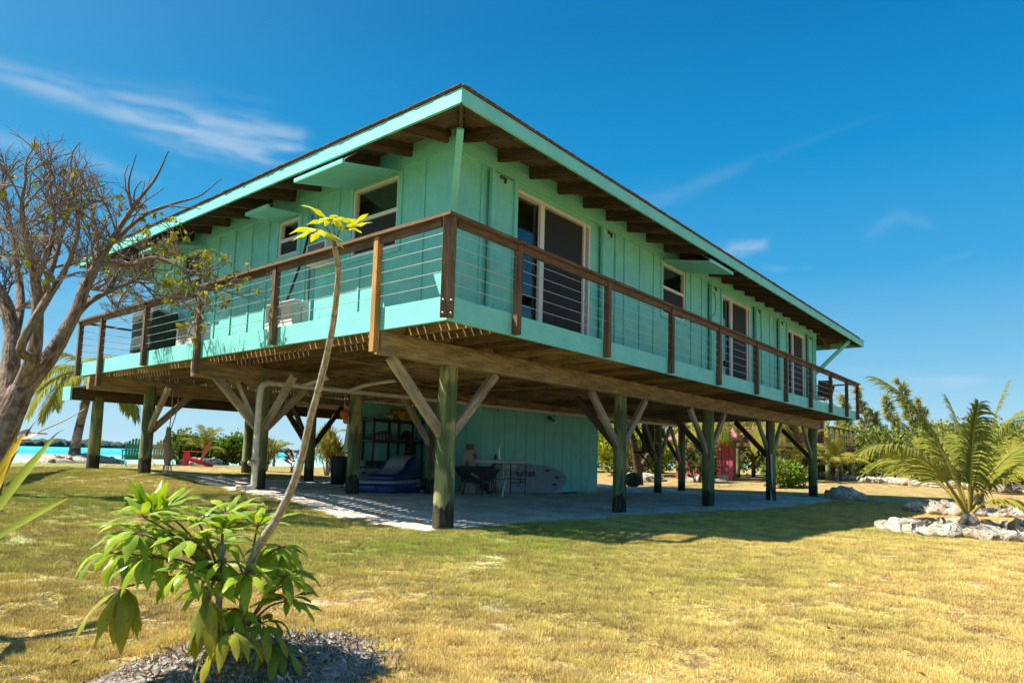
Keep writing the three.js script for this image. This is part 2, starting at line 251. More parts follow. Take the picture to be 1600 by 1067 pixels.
function mergeByPos(g) { // index by position so that normals come out smooth
  const p = (g.index ? g.toNonIndexed() : g).attributes.position, map = new Map(), pos = [], idx = [];
  for (let i = 0; i < p.count; i++) { const k = [p.getX(i), p.getY(i), p.getZ(i)].map((v) => Math.round(v * 1e4)).join(); if (!map.has(k)) { map.set(k, pos.length / 3); pos.push(p.getX(i), p.getY(i), p.getZ(i)); } idx.push(map.get(k)); }
  const q = new THREE.BufferGeometry(); q.setAttribute('position', new THREE.Float32BufferAttribute(pos, 3)); q.setIndex(idx); q.computeVertexNormals(); return q;
}
const cyl = (r0, r1, h, x, y, z, seg = 16) => { const g = clean(new THREE.CylinderGeometry(r1, r0, h, seg)); g.translate(x, y + h / 2, z); return g; };
const lathe = (pts, seg = 20) => clean(new THREE.LatheGeometry(pts.map((p) => new THREE.Vector2(p[0], p[1])), seg));
const moved = (g, x, y, z, ry = 0) => { const q = g.clone(); if (ry) q.rotateY(ry); q.translate(x, y, z); return q; };

// ---------------------------------------------------------------- the ground
const CP = [[1.3, -1.27, 0], [6, -1.27, 0], [10, -1.27, -0.03], [14.5, -1.27, -0.05], [18.7, -1.27, -0.03], [1.33, -6.2, 0.3], [3.49, -6.24, 0.147], [5.72, -6.24, 0.12], [13.2, -6.24, -0.06], [17, -6.24, -0.13],
  [1.3, -11, 0.425], [5.64, -11.16, 0.2], [5.5, -14.2, 0.327], [1.3, -14.2, 0.44], [5.2, -21.5, 0.38], [9, -21, 0.36], [13, -20, 0.3], [-3, -6.2, 0.33], [-8, -5, 0.3], [-5, -15, 0.42], [-4, -24, 0.4],
  [-5.3, 5.5, 0], [-3.7, 2.7, 0.02], [3, 3, 0.1], [0, 1, 0.03], [8.2, 4.1, 0.02], [16, 0, 0], [30, 0, 0.05], [30, 12, 0.1], [10, 12, 0], [-10, 10, 0.05], [30, -15, 0], [22, -8, -0.12], [12, -14, 0.05], [50, 0, 0.2], [50, -20, 0.1], [-20, 0, 0.2], [0, 20, 0], [40, -7, 0.12]];
function ground(x, z) {
  let s = 0, t = 0; for (const [a, b, c] of CP) { const w = 1 / Math.pow((a - x) ** 2 + (b - z) ** 2 + 0.6, 1.6); s += w * c; t += w; }
  let v = s / t; if (z < -25 - 0.25 * Math.max(0, x - 12)) { const k = clamp((-25 - 0.25 * Math.max(0, x - 12) - z) / 40); v = v * (1 - k) - 1.9 * k; }
  return v;
}
const bumps = (x, z) => 0.05 * (fbm(x * 0.7 + 40, z * 0.7 + 40, 501, 3) - 0.5) + 0.02 * (fbm(x * 3 + 40, z * 3 + 40, 503, 2) - 0.5);
// bare sand under the house: edge as a signed distance, positive inside
function sandEdge(x, z) {
  const n = 0.5 * (fbm(x * 0.9 + 9, z * 0.9 + 9, 511, 3) - 0.5) + 0.25 * (fbm(x * 4 + 9, z * 4 + 9, 513, 3) - 0.5);
  const front = mix(-0.98, 0.1, clamp((x - 3) / 9.5)), left = mix(0.78, 1.7, clamp((-z - 5.5) / 4));
  return Math.min(front - z, x - left, z + 12.2 - 0.05 * x, 17.2 - x + 0.35 * (front - z)) + n;
}
const MOUND = [-3.66, 2.62];
const moundH = (x, z) => { const d = Math.hypot((x - MOUND[0]) * 0.8 + (z - MOUND[1]) * 0.35, (z - MOUND[1]) * 0.95 - (x - MOUND[0]) * 0.3); return 0.13 * Math.exp(-Math.pow(d / 0.44, 2.2)); };
const dryness = (x, z) => clamp(0.55 + 1.0 * (fbm(x * 0.35 + 20, z * 0.35 + 20, 521, 4) - 0.5) + 0.5 * (fbm(x * 1.6 + 20, z * 1.6 + 20, 523, 3) - 0.5) + 0.20 * step(-3, 6, x + 0.4 * z) - 0.33 * step(-6, -1.5, -x) * step(-2, 4, -z) - 0.35 * Math.exp(-((x - 0.6) ** 2 + (z - 0.3) ** 2) / 3));
{
  const grid = (n, a, b, fine) => { const o = []; for (let i = 0; i <= n; i++) { const t = i / n * 2 - 1; o.push(a + b * (t * fine + (1 - fine) * Math.pow(Math.abs(t), 5) * Math.sign(t))); } return o; };
  const X = grid(430, 2, 1500, 0.022), Z = grid(430, -2, 1500, 0.022), nx = X.length, pos = [], uv = [], col = [], idx = [];
  for (const z of Z) for (const x of X) {
    const near = Math.hypot(x - 2, z + 2) < 60; pos.push(x, ground(x, z) + (near ? bumps(x, z) : 0), z); uv.push(x / 3, z / 3);
    const d = dryness(x, z), beach = step(-27, -31, z + 0.25 * Math.max(0, x - 12) + 2 * fbm(x * 0.3 + 9, z * 0.3, 5, 2)); let c = mixc([0.62, 0.90, 0.42], [1.18, 0.98, 0.85], d); c = mixc(c, [1.9, 2.3, 5.2], beach); col.push(...c);
  }
  for (let j = 0; j + 1 < Z.length; j++) for (let i = 0; i + 1 < nx; i++) { const a = j * nx + i; idx.push(a, a + nx, a + 1, a + 1, a + nx, a + nx + 1); }
  const g = new THREE.BufferGeometry(); g.setAttribute('position', new THREE.Float32BufferAttribute(pos, 3)); g.setAttribute('uv', new THREE.Float32BufferAttribute(uv, 2)); g.setAttribute('color', new THREE.Float32BufferAttribute(col, 3)); g.setIndex(idx); g.computeVertexNormals();
  const t = tex(1024, 1024, (u, v) => { const n = fbm(u * 14, v * 14, 531, 4, 14, 14), f = vn(u * 300, v * 300, 3, 300, 300), k = fbm(u * 70, v * 70, 541, 3, 70, 70); let c = mixc([0.15, 0.11, 0.042], [0.50, 0.38, 0.145], step(0.32, 0.66, 0.6 * k + 0.4 * f)); c = mixc(c, [0.15, 0.105, 0.055], 0.8 * step(0.60, 0.72, n)); c = mixc(c, [0.56, 0.50, 0.40], 0.9 * step(0.64, 0.72, fbm(u * 9, v * 9, 551, 4, 9, 9))); return c; });
  const bt = tex(512, 512, (u, v) => 0.5 * vn(u * 160, v * 160, 3, 160, 160) + 0.5 * fbm(u * 30, v * 30, 541, 3, 30, 30), false);
  struct('ground', g, std({ map: t, bumpMap: bt, bumpScale: 0.03, vertexColors: true, roughness: 1 }));
}
const surf = (x, z) => ground(x, z) + bumps(x, z);
{ // sand sheet under the house
  const pos = [], uv = [], idx = [], id = new Map(), S = 0.11;
  const vert = (i, j) => { const k = i * 4096 + j; if (!id.has(k)) { id.set(k, pos.length / 3); const x = i * S, z = -j * S + 2, e = sandEdge(x, z); const rip = 0.035 * (fbm(x * 2.2, z * 2.2 + 60, 561, 3) - 0.5) + 0.02 * (fbm(x * 6, z * 6 + 60, 563, 2) - 0.5); pos.push(x, surf(x, z) + clamp(e * 0.12, -0.02, 0.02) + rip * clamp(e * 3, 0, 1), z); uv.push(x, z); } return id.get(k); };
  for (let i = 5; i < 200; i++) for (let j = 0; j < 140; j++) { if (sandEdge((i + 0.5) * S, -(j + 0.5) * S + 2) < -0.12) continue; const a = vert(i, j), b = vert(i + 1, j), c = vert(i, j + 1), d = vert(i + 1, j + 1); idx.push(a, b, c, b, d, c); }
  const g = new THREE.BufferGeometry(); g.setAttribute('position', new THREE.Float32BufferAttribute(pos, 3)); g.setAttribute('uv', new THREE.Float32BufferAttribute(uv, 2)); g.setIndex(idx); g.computeVertexNormals(); struct('sand', g, M.sand);
}
{ // pale gravel track across the right
  const pos = [], uv = [], idx = []; const N = 120;
  for (let i = 0; i <= N; i++) { const t = i / N, x = mix(22, 46, t), zc = mix(16, -6.5, t) , w = 1.1 + 0.5 * fbm(t * 20, 3, 571, 3); for (const s of [-1, 1]) { const X = x + s * w * 0.75, Z = zc + s * w * 0.75; pos.push(X, surf(X, Z) + 0.02, Z); uv.push(X, Z); } if (i) { const a = i * 2 - 2; idx.push(a, a + 2, a + 1, a + 1, a + 2, a + 3); } }
  const g = new THREE.BufferGeometry(); g.setAttribute('position', new THREE.Float32BufferAttribute(pos, 3)); g.setAttribute('uv', new THREE.Float32BufferAttribute(uv, 2)); g.setIndex(idx); g.computeVertexNormals(); struct('gravel_track', g, std({ map: M.sand.map, color: [1.25, 1.22, 1.2], side: THREE.DoubleSide, roughness: 1 }));
}
{ // the sea: sand bottom shows through the shallows, so the colour runs in bands of depth
  const xs = [], zs = []; for (let i = 0; i <= 60; i++) { const t = i / 30 - 1; xs.push(60 + 4000 * (0.15 * t + 0.85 * t * t * t)); zs.push(-40 - 4500 * Math.pow(i / 60, 3)); }
  const pos = [], uv = [], idx = [], col = [];
  for (const z of zs) for (const x of xs) { pos.push(x, -0.5, z); uv.push(x / 8, z / 8); const d = -z, n = fbm(x * 0.004 + 30, z * 0.012 + 30, 581, 3); const k = step(60, 240, d + 60 * (n - 0.5)); let c = mixc([0.40, 0.66, 0.58], [0.045, 0.50, 0.50], k); c = mixc(c, [0.02, 0.33, 0.40], step(0.52, 0.66, n) * 0.8 * step(90, 150, d)); c = mixc(c, [0.01, 0.18, 0.30], step(500, 2200, d)); col.push(...c); }
  for (let j = 0; j < 60; j++) for (let i = 0; i < 60; i++) { const a = j * 61 + i; idx.push(a, a + 1, a + 61, a + 1, a + 62, a + 61); }
  const g = new THREE.BufferGeometry(); g.setAttribute('position', new THREE.Float32BufferAttribute(pos, 3)); g.setAttribute('uv', new THREE.Float32BufferAttribute(uv, 2)); g.setAttribute('color', new THREE.Float32BufferAttribute(col, 3)); g.setIndex(idx); g.computeVertexNormals();
  struct('sea', g, std({ vertexColors: true, roughness: 0.35, bumpMap: tex(512, 512, (u, v) => fbm(u * 12, v * 20, 591, 5, 12, 20), false), bumpScale: 0.12 }));
}
{ // grass blades on the lawn near enough to be told from a flat sheet
  const blade = []; const R = rng(33);
  for (let k = 0; k < 12; k++) { const a = R() * 6.28, l = 0.009 + 0.016 * R(), ox = (R() - 0.5) * 0.075, oz = (R() - 0.5) * 0.075, w = 0.0011, lean = 0.2 + 0.9 * R(); const dx = Math.cos(a), dz = Math.sin(a), f = R() * 6.28, sx = Math.cos(f) * w, sz = Math.sin(f) * w; blade.push(ox - sx, -0.006, oz - sz, ox + sx, -0.006, oz + sz, ox + dx * l * lean, l, oz + dz * l * lean); }
  const g = new THREE.BufferGeometry(); g.setAttribute('position', new THREE.Float32BufferAttribute(blade, 3)); g.computeVertexNormals();
  const N = 800000, im = new THREE.InstancedMesh(g, std({ color: [1, 1, 1], side: THREE.DoubleSide, roughness: 0.9 }), N), o = new THREE.Object3D(), c = new THREE.Color(); let k = 0;
  while (k < N) {
    const r = 2.0 * Math.pow(11, Math.pow(R(), 0.8)), th = 0.893 + (R() - 0.5) * 1.62, x = camera.position.x + r * Math.sin(th), z = camera.position.z - r * Math.cos(th);
    if (sandEdge(x, z) > 0.02 + 0.12 * R() || moundH(x, z) > 0.03 + 0.05 * R()) continue;
    const d = dryness(x, z), bare = fbm(x * 2.4 + 70, z * 2.4 + 70, 601, 4); if (bare > 0.66 && R() < 0.9) continue; const clump = fbm(x * 8 + 90, z * 8 + 90, 605, 3); const speck = fbm(x * 17 + 90, z * 17 + 90, 607, 2); if (clump * 0.6 + speck * 0.4 < 0.515 && R() < 0.94) continue;
    o.position.set(x, surf(x, z), z); o.rotation.set((R() - 0.5) * 0.3, R() * 6.28, (R() - 0.5) * 0.3); const s = (0.75 + 0.6 * R()) * (1 + r * 0.03); o.scale.set(s, s * (0.2 + 0.3 * (1 - d) + 0.6 * clump), s); o.updateMatrix(); im.setMatrixAt(k, o.matrix);
    const q = clamp(d + 0.5 * (R() - 0.5)), e = mixc([0.26, 0.30, 0.033], [0.60, 0.445, 0.15], q), v = (0.8 + 0.4 * R()) * (0.28 + 1.5 * clump); if (speck * 0.6 + 0.4 * R() > 0.66) { e[0] = 0.34; e[1] = 0.20; e[2] = 0.075; } im.setColorAt(k, c.setRGB(e[0] * v, e[1] * v, e[2] * v)); k++;
  }
  { // fallen leaves
    const P = [], C = []; for (let i = 0; i < 60; i++) { const r = 2.4 * Math.pow(6, R()), th = 0.893 + (R() - 0.5) * 1.5, x = camera.position.x + r * Math.sin(th), z = camera.position.z - r * Math.cos(th); if (sandEdge(x, z) > 0) continue; const y = surf(x, z) + 0.02, a = R() * 6.28, l = 0.02 + 0.02 * R(), w = l * 0.45, dx = Math.cos(a), dz = Math.sin(a), h = 0.012 + 0.015 * R(), q = [x - dx * l, y, z - dz * l], t = [x + dx * l, y + h, z + dz * l], m1 = [x - dz * w, y + h, z + dx * w], m2 = [x + dz * w, y + h * 0.4, z - dx * w]; P.push(...q, ...m1, ...t, ...q, ...t, ...m2); const c = mixc([0.09, 0.04, 0.02], [0.30, 0.15, 0.06], R()); for (let k = 0; k < 6; k++) C.push(...c); }
    const lg = new THREE.BufferGeometry(); lg.setAttribute('position', new THREE.Float32BufferAttribute(P, 3)); lg.setAttribute('color', new THREE.Float32BufferAttribute(C, 3)); lg.computeVertexNormals(); const o = add('fallen_leaves', lg, std({ vertexColors: true, side: THREE.DoubleSide, roughness: 0.9 }), scene); o.userData = { kind: 'stuff', label: 'scattered dry brown leaves on the lawn', category: 'leaves' };
  }
  im.name = 'lawn_grass'; im.userData = { kind: 'stuff', label: 'short dry yellow and green lawn grass in front of the house', category: 'grass' }; im.castShadow = im.receiveShadow = true; scene.add(im);
}

// ---------------------------------------------------------------- the house on piles
const house = thing('stilt_house', 'large teal board and batten house standing on green timber piles with a railed deck', 'house');
const SB = 2.568, ST = 2.855, RT = 3.805, L = 19.28, W = 11.675;          // skirt bottom and top (deck), rail top, deck length and width
const hp = (n, g, m, parent = house) => add(n, g, m, parent);
const ROW = [-1.27, -6.24, -11.1, -14.2];
// piles: [x, row, material]
const piles = [[1.3, 0, 0], [6.0, 0, 1], [10.13, 0, 1], [14.49, 0, 1], [18.66, 0, 1], [1.36, 1, 1], [3.49, 1, 0], [5.72, 1, 2], [17.0, 1, 1], [18.95, 1, 1], [1.31, 2, 2], [5.64, 2, 1], [10.1, 2, 1], [14.5, 2, 1], [18.7, 2, 1], [1.3, 3, 2], [5.5, 3, 2], [10.1, 3, 1], [14.5, 3, 1], [18.7, 3, 1]];
piles.forEach(([x, r, m], i) => {
  const z = ROW[r], y0 = ground(x, z), y1 = r === 3 ? 2.3 : r === 0 ? 2.268 : 2.40, h = y1 - y0 + 0.25, R = rng(900 + i), rad = 0.128 + 0.014 * R();
  const g = new THREE.CylinderGeometry(rad * 0.96, rad * 1.04, h, 26, 10), p = g.attributes.position, uv = g.attributes.uv, ph = R() * 9;
  for (let k = 0; k < p.count; k++) { const a = Math.atan2(p.getZ(k), p.getX(k)), y = p.getY(k), q = 1 + 0.03 * Math.sin(3 * a + ph) + 0.025 * Math.sin(2 * a + y * 1.3 + ph) ; p.setX(k, p.getX(k) * q); p.setZ(k, p.getZ(k) * q); uv.setXY(k, uv.getX(k) + (i * 0.37) % 1, clamp((y + h / 2 - 0.25) / 2.5 + 0.002, 0.002, 0.99)); }
  g.translate(0, y0 - 0.25 + h / 2, 0); g.computeVertexNormals(); const o = hp('pile', clean(g), M.pile[m]); o.position.set(x, 0, z); o.rotation.y = R() * 6;
});
// beams along each row
hp('beam', bx(0.02, 4.35, 2.27, 2.567, -1.315, -1.168, 'x', 0.006), M.beam);
hp('beam', bx(4.36, 11.0, 2.27, 2.567, -1.312, -1.170, 'x', 0.006), M.beam);
hp('beam', bx(11.01, 19.2, 2.27, 2.567, -1.315, -1.167, 'x', 0.006), M.beam);
hp('beam', bx(0.02, 7.4, 2.40, 2.567, -6.33, -6.18, 'x', 0.006), M.beam);
hp('beam', bx(7.41, 19.2, 2.38, 2.567, -6.33, -6.182, 'x', 0.006), M.beam);
hp('beam', bx(0.02, 9, 2.40, 2.567, -11.2, -11.03, 'x', 0.006), M.beam);
hp('beam', bx(9.01, 19.2, 2.40, 2.567, -11.2, -11.032, 'x', 0.006), M.beam);
hp('beam', bx(0.62, 19.2, 2.19, 2.48, -14.30, -14.13, 'x', 0.006), M.rafter);
// the beam faces of the second row, deeper at the drain end
hp('beam', bx(0.02, 3.2, 2.27, 2.398, -6.32, -6.19, 'x', 0.006), M.beam);
hp('beam', bx(0.02, 4.5, 2.26, 2.398, -11.19, -11.04, 'x', 0.006), M.beam);
for (let k = 0; k < 44; k++) { // short blocks between the joists, standing on the front beam
  const x0 = 0.07 + k * 0.437; if (k % 2 === 0) hp('blocking', bx(x0 + 0.022, x0 + 0.415, SB + 0.004, SB + 0.12, -1.285, -1.245, 'x'), M.beam);
}
// joists along z, sixteen inches apart
for (let k = 0; k < 45; k++) { const x = 0.05 + k * 0.437; hp('joist', bx(x - 0.019, x + 0.019, SB + 0.002, ST - 0.03, -W + 0.05, -0.045, 'z'), [M.joist, M.joistShade, M.joist, M.beam, M.joistShade][(k * 7 + (k >> 2)) % 5]); }
// knee braces
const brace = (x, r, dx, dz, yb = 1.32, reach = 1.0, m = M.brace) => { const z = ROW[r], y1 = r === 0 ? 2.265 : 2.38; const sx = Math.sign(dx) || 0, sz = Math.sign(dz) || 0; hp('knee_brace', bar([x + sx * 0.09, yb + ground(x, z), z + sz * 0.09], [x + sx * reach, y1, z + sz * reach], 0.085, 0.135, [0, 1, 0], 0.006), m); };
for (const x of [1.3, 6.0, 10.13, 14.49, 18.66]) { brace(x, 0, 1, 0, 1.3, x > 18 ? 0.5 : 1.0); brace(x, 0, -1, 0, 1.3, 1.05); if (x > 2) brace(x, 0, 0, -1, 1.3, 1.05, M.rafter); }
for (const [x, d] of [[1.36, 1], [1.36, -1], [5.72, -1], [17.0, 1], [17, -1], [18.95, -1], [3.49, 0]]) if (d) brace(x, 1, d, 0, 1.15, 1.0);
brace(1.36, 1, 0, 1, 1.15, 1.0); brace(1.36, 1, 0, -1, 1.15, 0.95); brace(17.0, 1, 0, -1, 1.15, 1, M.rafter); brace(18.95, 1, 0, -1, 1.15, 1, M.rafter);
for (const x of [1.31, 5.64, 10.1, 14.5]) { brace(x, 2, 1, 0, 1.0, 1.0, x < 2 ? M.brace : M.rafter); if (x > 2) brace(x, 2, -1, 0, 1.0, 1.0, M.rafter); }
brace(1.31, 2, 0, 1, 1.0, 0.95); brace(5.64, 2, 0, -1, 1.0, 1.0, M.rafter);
// floor under the rooms, deck boards round them with open joints
hp('subfloor', bx(0.83, 17.43, ST - 0.028, ST - 0.004, -10.02, -0.83, 'x'), M.ply);
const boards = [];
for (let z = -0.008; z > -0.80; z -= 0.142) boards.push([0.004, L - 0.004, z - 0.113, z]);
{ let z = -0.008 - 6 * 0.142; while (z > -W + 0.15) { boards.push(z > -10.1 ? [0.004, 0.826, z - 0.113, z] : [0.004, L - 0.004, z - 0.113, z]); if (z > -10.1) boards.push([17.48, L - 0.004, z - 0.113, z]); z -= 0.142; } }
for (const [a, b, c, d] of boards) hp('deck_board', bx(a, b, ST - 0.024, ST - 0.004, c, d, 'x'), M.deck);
// teal skirt boards
hp('skirt_board', bx(-0.0, 0.036, SB, ST, -5.99, -0.001, 'z', 0.004), M.tealH); hp('skirt_board', bx(0.0, 0.036, SB, ST, -W, -5.995, 'z', 0.004), M.tealH);
hp('skirt_board', bx(0.001, 5.02, SB, ST, -0.038, 0.0, 'x', 0.004), M.tealH); hp('skirt_board', bx(5.026, 11.2, SB, ST, -0.037, -0.001, 'x', 0.004), M.tealH); hp('skirt_board', bx(11.206, L, SB, ST, -0.038, 0.0, 'x', 0.004), M.tealH);
hp('skirt_board', bx(L - 0.036, L, SB, ST, -W, -0.04, 'z'), M.tealH); hp('skirt_board', bx(0.037, L - 0.037, SB, ST, -W, -W + 0.036, 'x'), M.tealH);
// the lower porch on the sea side
hp('porch_skirt_board', bx(0.60, 0.64, 2.17, 2.52, -14.6, -14.05, 'z'), M.tealH);
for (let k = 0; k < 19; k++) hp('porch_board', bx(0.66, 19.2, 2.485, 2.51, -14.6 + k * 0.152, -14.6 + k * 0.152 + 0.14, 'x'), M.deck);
// railing: posts, caps, rails under the caps, steel cables
const postL = [[-1.24, 2.285, 1], [-3.62, 2.58, 0], [-6.0, 2.30, 0], [-8.15, 2.57, 0], [-10.33, 2.28, 0], [-11.6, 2.57, 0]];
for (const [z, y0, warm] of postL) hp('rail_post', bx(-0.094, -0.004, y0, RT - 0.042, z - 0.045, z + 0.045, 'y', 0.005), warm ? M.railWarm : M.rail);
const postR = [1.2, 3.39, 5.54, 7.66, 9.79, 11.83, 13.92, 15.91, 17.78, 19.2];
for (const x of postR) hp('rail_post', bx(x - 0.045, x + 0.045, 2.585, RT - 0.042, 0.004, 0.094, 'y', 0.005), M.rail);
{
  const g = new RoundedBoxGeometry(0.16, RT - 0.042 - 2.585, 0.075, 1, 0.005); const c = clean(g); boxUV(c, 'y'); c.rotateY(-Math.PI / 4); c.translate(-0.045, (RT - 0.042 + 2.585) / 2, 0.045);
  const cp = hp('corner_post', c, M.rail);
  for (const s of [-1, 1]) for (const y of [2.63, 2.78]) { const b = lathe([[0, 0.014], [0.008, 0.012], [0.013, 0.004], [0.014, 0]], 10); b.rotateX(Math.PI / 2); b.rotateY(-Math.PI / 4); b.translate(-0.045 - 0.0265 + s * 0.046 * 0.7071, y, 0.045 + 0.0265 + s * 0.046 * 0.7071); hp('bolt', b, M.steel, cp); }
}
const cap = (p, y0, y1) => { const s = new THREE.Shape(p.map(([x, z]) => new THREE.Vector2(x, -z))); const g = clean(new THREE.ExtrudeGeometry(s, { depth: y1 - y0, bevelEnabled: false })); g.rotateX(-Math.PI / 2); g.translate(0, y0, 0); return g; };
hp('rail_cap', boxUV(cap([[-0.125, 0.125], [0.02, -0.02], [0.02, -5.98], [-0.125, -5.98]], RT - 0.04, RT), 'z'), M.rail);
hp('rail_cap', boxUV(cap([[-0.125, -5.985], [0.02, -5.985], [0.02, -W - 0.03], [-0.125, -W - 0.03]], RT - 0.04, RT), 'z'), M.rail);
hp('rail_cap', boxUV(cap([[-0.125, 0.125], [0.02, -0.02], [7.6, -0.02], [7.6, 0.125]], RT - 0.04, RT), 'x'), M.rail);
hp('rail_cap', boxUV(cap([[7.605, 0.125], [7.605, -0.02], [19.33, -0.02], [19.33, 0.125]], RT - 0.04, RT), 'x'), M.rail);
{
  const zs = [-0.06, ...postL.map((p) => p[0])], xs = [0.06, ...postR];
  for (let i = 0; i + 1 < zs.length; i++) hp('under_rail', bx(-0.068, -0.03, RT - 0.131, RT - 0.042, zs[i + 1] + (0.046), zs[i] - (i ? 0.046 : 0.02), 'z'), M.rail);
  for (let i = 0; i + 1 < xs.length; i++) hp('under_rail', bx(xs[i] + (i ? 0.046 : 0.02), xs[i + 1] - 0.046, RT - 0.131, RT - 0.042, 0.03, 0.068, 'x'), M.rail);
  for (let k = 0; k < 5; k++) { const y = RT - 0.212 - 0.152 * k; hp('rail_cable', tube([[-0.049, y, -0.02], [-0.049, y, -11.56]], 0.0045, 6, 1, false), M.steel); hp('rail_cable', tube([[0.02, y, 0.049], [19.16, y, 0.049]], 0.0045, 6, 1, false), M.steel); }
}
// rail along the sea end, stepping in round the head of the stairs
for (const [x, z] of [[1.7, -11.72], [3.1, -11.72], [3.1, -13.0], [1.7, -13.0]]) hp('rail_post', bx(x - 0.045, x + 0.045, ST - 0.25, RT - 0.042, z - 0.045, z + 0.045, 'y', 0.005), M.rail);
hp('rail_cap', bx(0.0, 3.2, RT - 0.04, RT, -11.79, -11.706, 'x', 0.004), M.rail); hp('rail_cap', bx(3.03, 3.17, RT - 0.041, RT - 0.001, -13.1, -11.80, 'z', 0.004), M.rail); hp('rail_cap', bx(1.6, 3.02, RT - 0.04, RT, -13.1, -12.96, 'x', 0.004), M.rail);
for (let k = 0; k < 5; k++) { const y = RT - 0.212 - 0.152 * k; hp('rail_cable', tube([[0.0, y, -11.72], [3.1, y, -11.72]], 0.0045, 6, 1, false), M.steel); }
// right end rail
hp('rail_cap', bx(19.19, 19.32, RT - 0.041, RT - 0.001, -W, -0.03, 'z', 0.004), M.rail);
for (const z of [-1.9, -4, -6.1, -8.2]) hp('rail_post', bx(19.21, 19.3, 2.585, RT - 0.042, z - 0.045, z + 0.045, 'y', 0.005), M.rail);
for (let k = 0; k < 5; k++) { const y = RT - 0.212 - 0.152 * k; hp('rail_cable', tube([[19.25, y, 0], [19.25, y, -W]], 0.0045, 6, 1, false), M.steel); }

// ---- walls. s runs along the wall, n out of it
const wallR = (s, y, n) => [s, y, -0.8 + n], wallL = (s, y, n) => [0.8 - n, y, -s];
function wb(map, s0, s1, y0, y1, n0, n1, round = 0) { const a = map(s0, y0, n0), b = map(s1, y1, n1); return bx(Math.min(a[0], b[0]), Math.max(a[0], b[0]), y0, y1, Math.min(a[2], b[2]), Math.max(a[2], b[2]), 'y', round); }
const WT = 5.47, FR = 5.135;
function wall(map, s0, s1, holes, battens) {
  const cuts = [s0, ...battens, s1].sort((a, b) => a - b);
  const hs = [...holes].sort((a, b) => a[0] - b[0]);
  const pieces = []; let at = s0; for (const [a, b, y0, y1] of hs) { pieces.push([at, a, ST, WT]); if (y0 > ST + 0.05) pieces.push([a, b, ST, y0]); pieces.push([a, b, y1, WT]); at = b; } pieces.push([at, s1, ST, WT]);
  for (const [a, b, y0, y1] of pieces) { let q = a; for (const c of cuts) if (c > a + 0.02 && c < b - 0.02) { hp('wall_panel', wb(map, q, c - 0.0005, y0, y1, -0.09, 0), M.teal); q = c + 0.0005; } hp('wall_panel', wb(map, q, b, y0, y1, -0.09, 0), M.teal); }
  for (const c of battens) { let segs = [[ST, FR]]; for (const [a, b, y0, y1] of hs) if (c > a - 0.06 && c < b + 0.06) segs = y0 > ST + 0.1 ? [[ST, y0 - 0.14]] : []; for (const [y0, y1] of segs) hp('batten', wb(map, c - 0.02, c + 0.02, y0, y1, 0.001, 0.022, 0.003), M.teal); }
}
const holesR = [[2.09, 4.13, 2.87, 5.045], [6.81, 7.84, 4.01, 5.07], [9.77, 11.63, 2.87, 5.03], [14.58, 16.31, 2.87, 5.0]];
const holesL = [[1.91, 2.98, 4.0, 5.065], [4.46, 5.07, 4.35, 4.97], [7.81, 8.79, 4.0, 5.03]];
wall(wallR, 0.8, 17.46, holesR, [1.36, 5.29, 5.87, 6.43, 7.32, 8.14, 8.69, 12.56, 13.12, 13.5, 17.2]);
wall(wallL, 0.89, 10.05, holesL, [1.36, 2.2, 2.75, 3.35, 3.95, 4.2, 5.41, 5.97, 6.59, 7.21, 8.3, 9.1, 9.6]);
for (const g of [bx(17.37, 17.46, ST, WT, -10.05, -0.89, 'y'), bx(0.89, 17.37, ST, WT, -10.05, -9.96, 'y')]) hp('wall_panel', g, M.teal);
hp('ceiling', bx(0.9, 17.36, 5.42, 5.45, -9.95, -0.9, 'x'), M.inside);
hp('partition', bx(5.0, 5.08, ST, 5.42, -9.95, -0.9, 'y'), M.inside); hp('partition', bx(9.2, 9.28, ST, 5.42, -9.95, -0.9, 'y'), M.inside);
// frieze boards and corner trim
const fr = (map, a, b) => { hp('frieze_board', wb(map, a, b, FR, 5.335, 0.001, 0.035, 0.004), M.tealH); };
fr(wallR, 0.765, 5.6); fr(wallR, 5.605, 11.4); fr(wallR, 11.405, 17.49); fr(wallL, 0.80, 5.2); fr(wallL, 5.205, 10.08);
hp('corner_trim', wb(wallR, 0.777, 0.83, ST, FR - 0.002, 0.001, 0.022), M.teal); hp('corner_trim', wb(wallL, 0.80, 0.86, ST, FR - 0.002, 0.001, 0.022), M.teal); hp('corner_trim', wb(wallR, 17.40, 17.48, ST, FR - 0.002, 0.001, 0.022), M.teal);
hp('corner_trim', wb(wallL, 9.99, 10.06, ST, FR - 0.002, 0.001, 0.022), M.teal);
